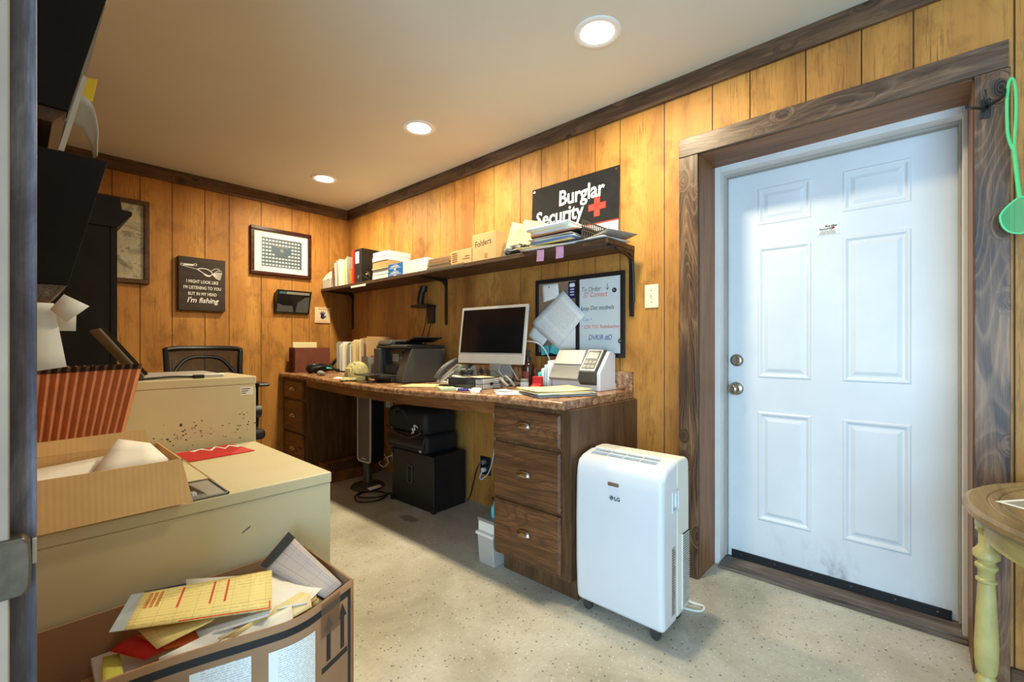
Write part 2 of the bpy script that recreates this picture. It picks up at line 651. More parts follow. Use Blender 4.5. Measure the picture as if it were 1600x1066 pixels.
def beige_cabinet():
    k = N('beige_enamel', 0.38, 0, 0.5)
    v = k.coord()
    base = k.ramp(k.noise(v, 2.5, 6), [(0.3, lin((200, 190, 152))), (0.7, lin((212, 202, 166)))])
    cl = k.ramp(k.noise(v, 4.5, 3, 0.5), [(0.60, (0, 0, 0, 1)), (0.70, (1, 1, 1, 1))])
    d = k.ramp(k.noise(v, 62, 5, 0.7), [(0.60, (0, 0, 0, 1)), (0.66, (1, 1, 1, 1))])
    col = k.mix(k.math('MULTIPLY', k.math('MULTIPLY', cl, d), 0.8), base, lin((92, 66, 38)))
    s2 = k.ramp(k.noise(v, 30, 7, 0.8), [(0.72, (0, 0, 0, 1)), (0.78, (1, 1, 1, 1))])
    col = k.mix(k.math('MULTIPLY', s2, 0.5), col, lin((120, 96, 60)))
    k.col(col)
    return k.m


M_BEIGE = beige_cabinet()


def granite():
    k = N('granite_laminate', 0.25, 0, 0.5)
    v = k.coord()
    a = k.noise(v, 26, 8, 0.75, 0.5)
    col = k.ramp(a, [(0.30, lin((66, 40, 26))), (0.45, lin((134, 92, 62))), (0.55, lin((176, 134, 98))), (0.72, lin((214, 184, 148)))])
    b = k.noise(v, 90, 5, 0.7)
    col = k.mix(k.ramp(b, [(0.55, (0, 0, 0, 1)), (0.68, (0.8, 0.8, 0.8, 1))]), col, lin((74, 48, 34)))
    c = k.noise(k.coord(loc=(7, 2, 1)), 60, 4, 0.7)
    col = k.mix(k.ramp(c, [(0.60, (0, 0, 0, 1)), (0.70, (0.6, 0.6, 0.6, 1))]), col, lin((206, 172, 140)))
    k.col(col)
    return k.m


M_GRANITE = granite()


def cardboard(name, c, axis=0, freq=170):
    k = N(name, 0.75, 0, 0.25)
    v = k.coord()
    base = lin(c)
    a = k.noise(v, 8, 6, 0.6)
    col = k.ramp(a, [(0.3, tuple(x * 0.9 for x in base[:3]) + (1,)), (0.7, tuple(x * 1.06 for x in base[:3]) + (1,))])
    w = k.math('SINE', k.math('MULTIPLY', k.sep(v)[axis], freq))
    col = k.mix(k.math('MULTIPLY', k.math('GREATER_THAN', w, 0.2), 0.10), col, tuple(x * 0.72 for x in base[:3]) + (1,))
    k.col(col)
    k.bump(w, 0.06, 0.002)
    return k.m


M_CARD = cardboard('cardboard', (226, 188, 132), freq=560)
M_CARDBIG = cardboard('brown_cardboard', (160, 124, 92), freq=0.0)
M_CARDIN = cardboard('cardboard_inside', (168, 122, 70), freq=0.0)
M_CARDPALE = cardboard('pale_carton', (196, 158, 106), freq=0.0)


def paperm(name, c, ink=None, rows=110, gap=0.4, cells=60, grid=None, rough=0.7):
    """a sheet; with ink it carries rows of small type in its own UV metres"""
    k = N(name, rough, 0, 0.3)
    base = lin(c)
    v = k.coord()
    col = k.ramp(k.noise(v, 6, 4), [(0.3, tuple(x * 0.95 for x in base[:3]) + (1,)), (0.7, tuple(min(1, x * 1.02) for x in base[:3]) + (1,))])
    if ink:
        uv = k.sep(k.coord('UV'))
        row = k.math('MULTIPLY', uv[1], rows)
        line = k.math('LESS_THAN', k.math('FRACT', row), gap)
        cv = k.t.nodes.new('ShaderNodeCombineXYZ')
        k.l(k.math('MULTIPLY', uv[0], cells), cv.inputs[0])
        k.l(k.math('MULTIPLY', k.math('FLOOR', row), 7.31), cv.inputs[1])
        nz = k.t.nodes.new('ShaderNodeTexNoise')
        nz.inputs['Scale'].default_value = 1.0
        nz.inputs['Detail'].default_value = 3
        k.l(cv.outputs[0], nz.inputs['Vector'])
        word = k.math('GREATER_THAN', nz.outputs['Fac'], 0.47)
        wn = k.t.nodes.new('ShaderNodeTexWhiteNoise')
        wn.noise_dimensions = '1D'
        k.l(k.math('FLOOR', k.math('MULTIPLY', row, 0.25)), wn.inputs['W'])
        word = k.math('MULTIPLY', word, k.math('GREATER_THAN', wn.outputs['Value'], 0.3))
        word = k.math('MULTIPLY', word, k.math('GREATER_THAN', uv[0], 0.018))
        col = k.mix(k.math('MULTIPLY', k.math('MULTIPLY', line, word), 0.5), col, lin(ink))
    if grid:
        uv = k.sep(k.coord('UV'))
        gx = k.math('LESS_THAN', k.math('FRACT', k.math('MULTIPLY', uv[0], grid[0])), 0.03)
        gy = k.math('LESS_THAN', k.math('FRACT', k.math('MULTIPLY', uv[1], grid[1])), 0.07)
        col = k.mix(k.math('MULTIPLY', k.math('MAXIMUM', gx, gy), 0.7), col, lin(grid[2]))
    k.col(col)
    return k.m


M_PAPER = paperm('white_paper', (238, 236, 228))
M_PRINT = paperm('printed_paper', (236, 236, 230), (110, 110, 116), rows=200, cells=230, gap=0.34)
M_PRINTG = paperm('grey_form', (196, 182, 172), (168, 152, 148), rows=90, cells=90, gap=0.3, grid=(18, 30, (168, 150, 144)))
M_CREAM = paperm('manila', (236, 214, 150))
M_CREAM2 = paperm('pale_manila', (240, 226, 178))
M_YELLOWFORM = paperm('yellow_form', (244, 226, 152), (196, 176, 112), rows=62, cells=110, gap=0.3, grid=(30, 62, (196, 182, 120)))
M_YELLOWFORM2 = paperm('yellow_ruled_form', (244, 226, 152), grid=(36, 60, (196, 182, 120)))
M_YELLOW = plain('bright_yellow', (240, 196, 20), 0.5)
M_RED = plain('red_folder', (196, 30, 34), 0.5, var=0.1)
M_REDORANGE = plain('print_red', (214, 74, 40), 0.6)
M_PINK = paperm('pink_note', (236, 176, 206), (190, 120, 160), rows=150, cells=120)
M_TEAL = paperm('teal_note', (84, 190, 192), (50, 130, 136), rows=160, cells=140)
M_GREENPAD = paperm('pale_green_pad', (190, 210, 168))
M_BLUE = plain('blue_print', (24, 110, 190), 0.45)
M_BLUEINK = plain('blue_ink', (44, 70, 150), 0.6)
M_NAVY = plain('navy', (36, 40, 92), 0.5)
M_ORANGE = plain('orange_cover', (214, 96, 30), 0.5)
M_ACCORD = plain('rust_fibre', (206, 136, 96), 0.7, var=0.12, scale=20)
M_ACCORDBAND = plain('dark_fibre_band', (64, 44, 38), 0.7, var=0.2, scale=40)
M_BROWNBOX = plain('red_brown_fibreboard', (112, 56, 38), 0.6, var=0.12, scale=24)
M_INK = plain('black_ink', (30, 30, 32), 0.6)
M_INKRED = plain('red_ink', (214, 96, 84), 0.6)
M_WHITE = plain('white_paint', (236, 236, 232), 0.5, var=0.02)
M_SIGNBLACK = plain('sign_black', (27, 27, 28), 0.7, spec=0.2, var=0.25, scale=18)
M_REDCROSS = plain('sign_red', (226, 52, 40), 0.5)
M_CORK = plain('grey_cork', (140, 112, 86), 0.8, var=0.15, scale=60)
M_WBOARD = plain('whiteboard', (212, 220, 218), 0.2, spec=0.6, var=0.03, dirt=((178, 190, 200), 7, 0.68))
M_GREEN = plain('mint_green_plastic', (88, 204, 128), 0.4, var=0.05)
M_AMBER = plain('amber_bottle', (58, 26, 18), 0.15, spec=0.6)
M_CAMO = plain('camouflage_cloth', (178, 168, 116), 0.8, var=0.25, scale=30, dirt=((104, 98, 70), 34, 0.54))
M_TAPE = plain('clear_tape', (176, 148, 118), 0.15)
M_SHIRT = plain('yellow_green_paper', (210, 204, 90), 0.6)
M_GREY_CARD = plain('grey_card', (150, 146, 136), 0.7)
M_BLUEGREY = plain('collage_blue', (70, 92, 108), 0.4)
M_TILE = plain('cream_tile', (232, 206, 168), 0.3)
M_MAP = plain('map_paper', (176, 168, 140), 0.5)


def mapm():
    k = N('old_map_print', 0.35, 0, 0.5)
    v = k.coord(scale=(1, 1, 1))
    a = k.noise(k.coord(scale=(3, 3, 9), rot=(0, 0.5, 0)), 2.2, 6, 0.6, 1.2)
    col = k.ramp(a, [(0.32, lin((110, 106, 92))), (0.46, lin((166, 158, 132))), (0.7, lin((192, 182, 152)))])
    w = k.noise(k.coord(scale=(12, 12, 60), rot=(0, 0.6, 0)), 2.0, 4, 0.6, 0.8)
    col = k.mix(k.ramp(w, [(0.56, (0, 0, 0, 1)), (0.64, (0.7, 0.7, 0.7, 1))]), col, lin((104, 100, 90)))
    k.col(col)
    return k.m


M_MAP = mapm()


def meshm():
    k = N('chair_mesh', 0.7)
    k.col(lin((40, 38, 38)))
    tr = k.t.nodes.new('ShaderNodeBsdfTransparent')
    mx = k.t.nodes.new('ShaderNodeMixShader')
    v = k.sep(k.coord('Object', (900, 900, 900)))
    a = k.math('GREATER_THAN', k.math('SINE', v[0]), 0.35)
    b = k.math('GREATER_THAN', k.math('SINE', v[2]), 0.35)
    k.l(k.math('MULTIPLY', a, b), mx.inputs[0])
    k.l(k.b.outputs[0], mx.inputs[1])
    k.l(tr.outputs[0], mx.inputs[2])
    k.l(mx.outputs[0], k.t.nodes['Material Output'].inputs[0])
    return k.m


M_MESH = meshm()


def glassy(name, c, amount=0.75, rough=0.1):
    """thin clear or tinted plastic"""
    k = N(name, rough, 0, 0.5)
    k.col(lin(c))
    tr = k.t.nodes.new('ShaderNodeBsdfTransparent')
    tr.inputs[0].default_value = lin(c)
    mx = k.t.nodes.new('ShaderNodeMixShader')
    mx.inputs[0].default_value = amount
    k.l(k.b.outputs[0], mx.inputs[1])
    k.l(tr.outputs[0], mx.inputs[2])
    k.l(mx.outputs[0], k.t.nodes['Material Output'].inputs[0])
    return k.m


M_CLEAR = glassy('clear_plastic', (226, 224, 214), 0.45)
M_FILM = glassy('thin_film', (214, 204, 186), 0.88)
M_SMOKE = glassy('smoked_plastic', (60, 54, 50), 0.35)
M_TAPECLEAR = glassy('packing_tape', (206, 180, 150), 0.82, 0.12)


def emit(name, c, s):
    k = N(name)
    k.b.inputs['Base Color'].default_value = (1, 1, 1, 1)
    k.b.inputs['Emission Color'].default_value = (*c, 1)
    k.b.inputs['Emission Strength'].default_value = s
    return k.m


M_LAMP = emit('lamp_diffuser', (1.0, 0.90, 0.68), 9.0)

# ------------------------------------------------------------------ the room
LWX, BACKY, NEARY, FARX, RWX = -0.115, 4.17, -2.35, -1.4, 2.2
DOOR_Y0, DOOR_Y1, DOOR_Z = -0.135, 0.786, 2.028

struct(bx('floor', M_FLOOR, None, FARX - 0.1, 2.75, NEARY - 0.4, BACKY + 0.1, -0.1, 0.0))
struct(bx('ceiling', M_CEIL, None, FARX - 0.1, 2.75, NEARY - 0.1, BACKY + 0.1, CEIL, CEIL + 0.1))


def planked(name, grooves, u0, u1, place, hole=None):
    """grooved plywood: boards 6 mm proud of a dark backing, narrow grooves between"""
    b = B()
    edges = [u0] + sorted(grooves) + [u1]
    g = 0.0025
    place(b, u0, u1, 0, CEIL, 0.004, 0.10, M_GROOVE, hole)
    for a, c in zip(edges, edges[1:]):
        a2 = a + g if a != u0 else a
        c2 = c - g if c != u1 else c
        place(b, a2, c2, 0, CEIL, 0.0, 0.004, M_PANEL, hole)
    return struct(b.done(name))


def split(u0, u1, hole):
    """rectangles of a board run that keep clear of the door opening"""
    if not hole or u1 <= hole[0] or u0 >= hole[1]:
        return [(u0, u1, 0, CEIL)]
    out = []
    if u0 < hole[0]:
        out.append((u0, hole[0], 0, CEIL))
    if u1 > hole[1]:
        out.append((hole[1], u1, 0, CEIL))
    out.append((max(u0, hole[0]), min(u1, hole[1]), hole[2], CEIL))
    return out


def place_right(b, u0, u1, z0, z1, d0, d1, m, hole):
    for (a, c, za, zb) in split(u0, u1, hole):
        b.box(RWX + d0, RWX + d1, a, c, za, zb, m)


def place_back(b, u0, u1, z0, z1, d0, d1, m, hole):
    b.box(u0, u1, BACKY + d0, BACKY + d1, z0, z1, m)


def place_left(b, u0, u1, z0, z1, d0, d1, m, hole):
    b.box(LWX - d1, LWX - d0, u0, u1, z0, z1, m)


gr_r = [-0.227, 0.02, 0.17, 0.353, 0.564, 0.725, 0.958, 1.206, 1.362, 1.546, 1.749, 1.923, 2.162, 2.36, 2.569, 2.742, 2.903, 3.1, 3.371, 3.532, 3.802, 3.98]
gr_r += [-0.43, -0.64, -0.84, -1.05, -1.25, -1.46, -1.66, -1.87, -2.07]
planked('wall_right', gr_r, NEARY, BACKY, place_right, (DOOR_Y0, DOOR_Y1, DOOR_Z))
planked('wall_back', [0.05, 0.25, 0.452, 0.604, 0.792, 1.001, 1.169, 1.409, 1.663, 1.817, 2.004], LWX, RWX, place_back)
planked('wall_left', [1.1, 1.3, 1.52, 1.7, 1.9, 2.1, 2.34, 2.5, 2.7, 2.9, 3.15, 3.4, 3.6, 3.8, 4.0], 0.86, BACKY, place_left)
# the wall beside the doorway the camera looks in through, and the space behind it
struct(bx('wall_front', M_PANEL, None, FARX, LWX, 0.86, 0.96, 0, CEIL))
b = B()
b.box(FARX - 0.1, FARX, NEARY, -2.02, 0, CEIL, M_CEIL)
b.box(FARX - 0.1, FARX, -0.08, 0.96, 0, CEIL, M_CEIL)
b.box(FARX - 0.1, FARX, -2.02, -0.08, 2.12, CEIL, M_CEIL)
struct(b.done('wall_far_left'))
struct(bx('wall_near', M_PANEL, None, FARX - 0.1, 2.75, NEARY - 0.1, NEARY, 0, CEIL))

# crown boards
struct(bx('trim_1', M_TRIM, None, RWX - 0.02, RWX, NEARY, BACKY, CEIL - 0.094, CEIL, 0.003))
struct(bx('trim_2', M_TRIMX, None, LWX, RWX - 0.02, BACKY - 0.02, BACKY, CEIL - 0.094, CEIL, 0.003))
# door casing: head board over two uprights
struct(bx('trim_3', M_HEADER, None, RWX - 0.024, RWX, -0.213, 0.876, 2.028, 2.117, 0.002))
struct(bx('trim_4', M_CASE, None, RWX - 0.02, RWX, 0.786, 0.876, 0, 2.028, 0.002))
struct(bx('trim_5', M_CASE, None, RWX - 0.02, RWX, -0.217, -0.135, 0, 2.028, 0.002))
# deep brown jamb lining
b = B()
b.box(RWX, 2.41, DOOR_Y1 - 0.004, DOOR_Y1 + 0.03, 0, DOOR_Z, M_JAMB)
b.box(RWX, 2.41, DOOR_Y0 - 0.03, DOOR_Y0 + 0.004, 0, DOOR_Z, M_JAMB)
b.box(RWX, 2.41, DOOR_Y0 - 0.03, DOOR_Y1 + 0.03, DOOR_Z - 0.004, DOOR_Z + 0.03, M_JAMBT)
struct(b.done('trim_6'))
# white door frame with a grey weatherstrip
b = B()
b.box(2.41, 2.58, 0.757, DOOR_Y1 + 0.03, 0.0, 2.06, M_WFRAME)
b.box(2.41, 2.58, DOOR_Y0 - 0.03, -0.118, 0.0, 2.06, M_WFRAME)
b.box(2.41, 2.58, -0.118, 0.757, 1.995, 2.06, M_WFRAME)
b.box(2.475, 2.507, 0.744, 0.757, 0.03, 1.995, M_GASKET)
b.box(2.475, 2.507, -0.118, -0.109, 0.03, 1.995, M_GASKET)
b.box(2.475, 2.507, -0.109, 0.744, 1.982, 1.995, M_GASKET)
struct(b.done('trim_7', bevel=0.002))
# threshold
b = B()
b.box(2.395, 2.60, DOOR_Y0, DOOR_Y1 - 0.03, 0.0, 0.018, M_GREYWOOD)
b.box(2.372, 2.43, DOOR_Y0 + 0.004, DOOR_Y1 - 0.03, 0.0, 0.010, M_GREYWOOD)
struct(b.done('trim_8', bevel=0.003))
struct(bx('wall_outside', M_CEIL, None, 2.60, 2.72, -0.6, 1.3, 0.0, CEIL))
struct(bx('baseboard_right', M_TRIM, None, RWX - 0.018, RWX, NEARY, -0.217, 0, 0.062, 0.003))
struct(bx('baseboard_back', M_TRIMX, None, LWX, 1.55, BACKY - 0.016, BACKY, 0, 0.06, 0.003))

# six-panel door ---------------------------------------------------
DX = 2.51
b = B()
b.box(DX, DX + 0.045, -0.116, 0.754, 0.022, 1.993)


def panel_ring(b, y0, y1, z0, z1):
    """moulded frame: an outer ridge, a sunk bevel and a raised field"""
    loops = []
    for ins, dep in ((0.0, 0.0), (0.006, -0.004), (0.012, -0.0035), (0.022, 0.004), (0.030, 0.0035), (0.046, -0.003)):
        x = DX + dep
        loops.append([b.bm.verts.new((x, y, z)) for y, z in ((y0 + ins, z0 + ins), (y1 - ins, z0 + ins), (y1 - ins, z1 - ins), (y0 + ins, z1 - ins))])
    for p, q in zip(loops, loops[1:]):
        b.bridge(p, q)
    b.face(loops[-1])


# the face is rebuilt around the six panels so that they can sink into it
bmesh.ops.delete(b.bm, geom=[f for f in b.bm.faces if all(abs(v.co.x - DX) < 1e-5 for v in f.verts)], context='FACES_ONLY')
ys = [-0.116, 0.028, 0.262, 0.380, 0.608, 0.754]
zs = [0.022, 0.240, 0.784, 0.953, 1.606, 1.716, 1.901, 1.993]
for i in range(5):
    for j in range(7):
        if i in (1, 3) and j in (1, 3, 5):
            panel_ring(b, ys[i], ys[i + 1], zs[j], zs[j + 1])
        else:
            b.poly([(DX, ys[i], zs[j]), (DX, ys[i + 1], zs[j]), (DX, ys[i + 1], zs[j + 1]), (DX, ys[i], zs[j + 1])])
bmesh.ops.remove_doubles(b.bm, verts=b.bm.verts, dist=1e-5)
door = struct(b.done('door_1', M_DOOR))
# knob, deadbolt, sweep
b = B()
Mx = Matrix.Translation((DX, 0.706, 0.892)) @ Matrix.Rotation(R(-90), 4, 'Y')
b.lathe([(0.033, 0.0), (0.033, 0.006), (0.028, 0.010), (0.013, 0.014), (0.012, 0.034), (0.020, 0.040), (0.027, 0.050), (0.027, 0.058), (0.021, 0.066), (0.010, 0.070), (0.009, 0.068), (0.004, 0.068)], seg=24, M=Mx)
b.done('door_knob', M_NICKEL, door, smooth=True)
b = B()
Mx = Matrix.Translation((DX, 0.704, 1.038)) @ Matrix.Rotation(R(-90), 4, 'Y')
b.lathe([(0.031, 0.0), (0.031, 0.008), (0.024, 0.014), (0.018, 0.016), (0.004, 0.016)], seg=24, M=Mx)
b.box(-0.005, 0.005, -0.017, 0.017, 0.014, 0.026, None, Mx)
b.done('deadbolt', M_NICKEL, door, smooth=True)
sw = bx('door_sweep', M_BLACKMATTE, door, DX - 0.010, DX, -0.092, 0.728, 0.020, 0.058, 0.002)
b = B()
for y in (-0.05, 0.08, 0.23, 0.38, 0.53, 0.68):
    b.cyl((DX - 0.013, y, 0.043), (DX - 0.010, y, 0.043), 0.004, seg=8)
b.done('screw', M_NICKEL, sw)
# security sticker on the door
t = T('door_sticker', 'small white security company sticker on the white door', 'sticker', M=WR(0.357, 1.6235, DX - 0.0012))
bx('sticker_sheet', M_PAPER, t, 0, 0.080, 0, 0.052, 0, 0.0006)
text('Burglar', 0.016, M_INK, t, L(0.030, 0.036, 0.0007), bold=0.0003)
text('Security', 0.016, M_INK, t, L(0.008, 0.024, 0.0007), bold=0.0003)
b = B()
b.box(0.056, 0.068, 0.028, 0.032, 0.0006, 0.0010)
b.box(0.060, 0.064, 0.024, 0.036, 0.0006, 0.0010)
b.done('cross', M_REDCROSS, t)
b = B()
for k, (a, c) in enumerate(((0.012, 0.066), (0.008, 0.070), (0.006, 0.072))):
    b.box(a, c, 0.016 - k * 0.006, 0.018 - k * 0.006, 0.0006, 0.0009)
b.done('small_print', M_INK, t)

# near-left door jamb with its latch, just inside the doorway the camera stands in
b = B()
b.box(LWX, 0.0178, 0.80, 0.86, 0, CEIL)
struct(b.done('trim_9', M_JAMBNEAR, bevel=0.002))
struct(bx('trim_10', plain('weathered_stop', (150, 132, 112), 0.6, var=0.2), None, -0.030, -0.0045, 0.775, 0.80, 0, CEIL, 0.002))
t = T('strike_plate', 'blurred steel latch plate on the stained jamb at the left edge', 'latch', (0, 0.80, 0.86))
b = B()
b.prism([(-0.03, -0.032), (0.006, -0.032), (0.012, -0.022), (0.013, 0.0), (0.012, 0.028), (0.006, 0.036), (-0.03, 0.036)], -0.030, 0.0, 'y')
b.done('plate', M_OLDSTEEL, t, bevel=0.003)
bx('latch_tongue', M_ALU, t, 0.013, 0.0172, -0.006, 0.0, -0.005, 0.025, 0.001)

# recessed ceiling lights ------------------------------------------
LAMP_LABELS = ['recessed ceiling light nearest the back wall, smallest of the row',
               'recessed ceiling light in the middle of the visible row',
               'large recessed ceiling light nearest the door, biggest of the row']
for (x, y), lb in zip(LAMPS, LAMP_LABELS):
    t = T('recessed_ceiling_light', lb, 'ceiling light', (x, y, CEIL), group='recessed ceiling lights')
    b = B()
    prof = [(0.098, 0.0), (0.098, -0.004), (0.092, -0.007), (0.080, -0.007), (0.067, -0.002)]
    rings = [[b.bm.verts.new((r * math.cos(2 * math.pi * i / 40), r * math.sin(2 * math.pi * i / 40), z)) for i in range(40)] for r, z in prof]
    for p, q in zip(rings, rings[1:]):
        b.bridge(p, q)
    b.done('trim_ring', M_WHITE, t, smooth=True)
    b = B()
    b.lathe([(0.068, -0.0015), (0.068, -0.004), (0.05, -0.006), (0.001, -0.0065)], seg=40)
    b.done('diffuser', M_LAMP, t, smooth=True)

# ------------------------------------------------------------------ worktop and drawer units
CT = 0.877          # top of the worktop
FX = 1.59           # face of the drawer units


def ctz(x, y):
    """the long unsupported front edge has sagged between the two drawer units"""
    s = math.sin(math.pi * min(max((y - 1.556) / 2.142, 0), 1))
    w = min(max((2.176 - x) / 0.06, 0), 1)
    return CT - 0.024 * s * w


t = T('worktop', 'mottled brown granite laminate worktop with a sagging front edge', 'countertop', (1.9, 2.65, 0))
M0 = Matrix.Translation((-1.9, -2.65, 0))
b = B()
n = 36
ysl = [1.125 + (4.166 - 1.125) * i / n for i in range(n + 1)]
prof = [(0.0, -0.039), (-0.010, -0.034), (-0.014, -0.022), (-0.013, -0.010), (-0.006, -0.002), (0.004, 0.0)]
cols = []
for y in ysl:
    fx = 1.565
    pts = [(fx + dx, ctz(fx, y) + dz) for dx, dz in prof] + [(2.11, ctz(2.11, y)), (2.176, CT), (2.198, CT), (2.198, ctz(fx, y) - 0.039)]
    cols.append([b.bm.verts.new(M0 @ Vector((x, y, z))) for x, z in pts])
for p, q in zip(cols, cols[1:]):
    b.bridge(p, q)
b.face(cols[0])
b.face(list(reversed(cols[-1])))
b.done('countertop', M_GRANITE, t, smooth=True, angle=50)
bx('backsplash', M_GRANITE, t, 2.176 - 1.9, 2.199 - 1.9, 1.125 - 2.65, 4.166 - 2.65, CT, CT + 0.098, 0.003)
b = B()
cols = []
for y in [1.558 + (3.698 - 1.558) * i / 24 for i in range(25)]:
    fx = 1.588
    z = ctz(fx, y)
    cols.append([b.bm.verts.new(M0 @ Vector(p)) for p in ((fx, y, z - 0.038), (fx, y, z - 0.098), (fx + 0.018, y, z - 0.098), (fx + 0.018, y, z - 0.038))])
for p, q in zip(cols, cols[1:]):
    b.bridge(p, q)
b.face(cols[0])
b.face(list(reversed(cols[-1])))
b.done('apron', M_APRON, t, smooth=True, angle=40)


def cup_pull(parent, y, z):
    b = B()
    # half-shell bin pull, open underneath
    rows = []
    for j in range(7):
        a = math.pi / 2 * j / 6
        row = []
        for i in range(13):
            th = math.pi * i / 12
            r = math.cos(a)
            row.append(b.bm.verts.new((-0.022 * math.sin(th) * r - 0.001, y + 0.042 * math.cos(th) * (0.55 + 0.45 * r), z - 0.012 + 0.027 * math.sin(a) + 0.004 * math.sin(th))))
        rows.append(row)
    for p, q in zip(rows, rows[1:]):
        for i in range(12):
            b.face([p[i], p[i + 1], q[i + 1], q[i]])
    return b.done('cup_pull', M_NICKEL, parent, smooth=True, thick=0.002)


def drawer_unit(label, y0, y1, toe, dl, dr, missing=False):
    t = T('drawer_cabinet', label, 'cabinet', (FX, (y0 + y1) / 2, 0))
    h = (y1 - y0) / 2
    top = CT - 0.041
    b = B()
    b.box(0.0, 0.606, -h, h, 0.10, top)
    b.box(0.06, 0.606, -h + 0.005, h - 0.005, 0.0, 0.10)
    b.done('carcass', M_OAKV, t, bevel=0.002)
    for z0, z1 in ((0.665, 0.815), (0.385, 0.648), (0.115, 0.372)):
        d = B()
        a0, a1 = -h + dr, h - dl
        # lipped drawer front with a shallow edge profile
        loops = []
        for ins, x in ((0.0, 0.0), (0.0, -0.010), (0.010, -0.019)):
            loops.append([d.bm.verts.new((x, y, z)) for y, z in ((a0 + ins, z0 + ins), (a1 - ins, z0 + ins), (a1 - ins, z1 - ins), (a0 + ins, z1 - ins))])
        for p, q in zip(loops, loops[1:]):
            d.bridge(p, q)
        d.face(loops[-1])
        d.face(loops[0])
        dr_o = d.done('drawer', M_OAK, t, bevel=0.0015)
        p = cup_pull(dr_o, (a0 + a1) / 2, (z0 + z1) / 2 + 0.006)
        p.location.x = -0.019
    return t


ru = drawer_unit('dark oak three-drawer cabinet beside the white air conditioner', 1.104, 1.556, True, 0.004, 0.046)
lu = drawer_unit('dark oak three-drawer cabinet at the far left end of the worktop', 3.70, 4.166, True, 0.05, 0.03)
t2 = T('brass_key', 'small brass key hanging from the lowest drawer of the far left cabinet', 'key', (FX - 0.0215, 3.80, 0.263))
b = B()
b.cyl((0, 0, 0), (-0.004, 0, 0), 0.011, seg=14)
b.box(-0.004, 0, -0.045, 0.0, -0.003, 0.003)
b.box(-0.004, 0, -0.045, -0.036, -0.011, 0.0)
b.done('key_blade', M_BRASS, t2)

# ------------------------------------------------------------------ wall shelf
SZ = 1.64
SX = 1.925
t = T('wall_shelf', 'long dark wooden wall shelf on black iron brackets above the worktop', 'shelf', (2.2, 2.645, SZ))
bx('shelf_board', M_SHELF, t, SX - 2.2, 0, 1.12 - 2.645, 4.168 - 2.645, -0.026, 0, 0.002)
for y in (1.135, 2.665, 4.075):
    b = B()
    yy = y - 2.645
    b.prism([(-0.001, -0.027), (-0.010, -0.027), (-0.012, -0.30), (-0.008, -0.372), (-0.001, -0.372)], yy - 0.013, yy + 0.013, 'y')
    b.prism([(-0.001, -0.027), (-0.245, -0.027), (-0.245, -0.034), (-0.16, -0.040), (-0.05, -0.046), (-0.030, -0.056), (-0.016, -0.075), (-0.001, -0.12)], yy - 0.013, yy + 0.013, 'y')
    br = b.done('bracket', M_BLACKIRON, t, bevel=0.002)
    if y < 1.2:
        b = B()
        b.tube([(-0.20, yy - 0.014, -0.04), (-0.05, yy - 0.016, -0.07), (-0.022, yy - 0.016, -0.11), (-0.012, yy - 0.016, -0.3)], 0.006)
        b.done('brace', M_BLACKIRON, br, smooth=True)
for i, (ya, yb, m, nm) in enumerate(((3.15, 3.56, M_OFFWHITE, 'label_holder'), (2.16, 2.55, M_FILM, 'label_holder'))):
    if i == 0:
        bx(nm, m, t, SX - 2.2 - 0.003, SX - 2.2, 3.36 - 2.645, 3.60 - 2.645, -0.040, -0.022, 0.001)
    else:
        bx(nm, m, t, SX - 2.2 - 0.002, SX - 2.2, ya - 2.645, yb - 2.645, -0.018, 0.006)

# ------------------------------------------------------------------ portable air conditioner
AX0, AX1, AY0, AY1 = 1.592, 1.862, 0.700, 1.088
AC = T('portable_air_conditioner', 'white portable air conditioner standing on the floor beside the door', 'air conditioner', (1.727, 0.894, 0))
o3 = (1.727, 0.894, 0)


def a3(p):
    return (p[0] - o3[0], p[1])


hy = (AY1 - AY0) / 2
front = [(1.605, 0.042), (1.598, 0.10), (1.593, 0.22), (1.592, 0.40), (1.596, 0.56), (1.602, 0.605), (1.614, 0.635), (1.645, 0.652), (1.700, 0.664), (1.735, 0.668), (1.735, 0.042)]
b = B()
b.prism([a3(p) for p in front], -hy, hy, 'y')
fs = b.done('front_shell', M_WHITEPL, AC, bevel=0.022, seg=4)
rear = [(1.735, 0.045), (1.735, 0.667), (1.80, 0.668), (1.845, 0.660), (1.858, 0.64), (1.862, 0.50), (1.862, 0.05)]
b = B()
b.prism([a3(p) for p in rear], -hy + 0.004, hy - 0.004, 'y')
rs = b.done('rear_shell', M_OFFWHITE, AC, bevel=0.014, seg=3)
# outlet slot in the top slope
c = B()
c.obox((1.690 - o3[0], 0.008, 0.672), (0.072, 0.292, 0.07), (0, R(-13), 0))
cut(fs, c.done('tool'))
g = B()
sl = Matrix.Translation((1.690 - o3[0], 0.008, 0.660)) @ Matrix.Rotation(R(-13), 4, 'Y')
g.box(-0.036, 0.036, -0.146, 0.146, -0.024, -0.018, None, sl)
gr = g.done('outlet_grille', M_LGGREY, AC)
g = B()
g.box(-0.003, 0.003, -0.146, 0.146, -0.018, 0.000, None, sl)
for y in (-0.073, 0.0, 0.073):
    g.box(-0.034, 0.034, y - 0.0015, y + 0.0015, -0.018, -0.001, None, sl)
g.done('louvre', M_WHITEPL, gr)
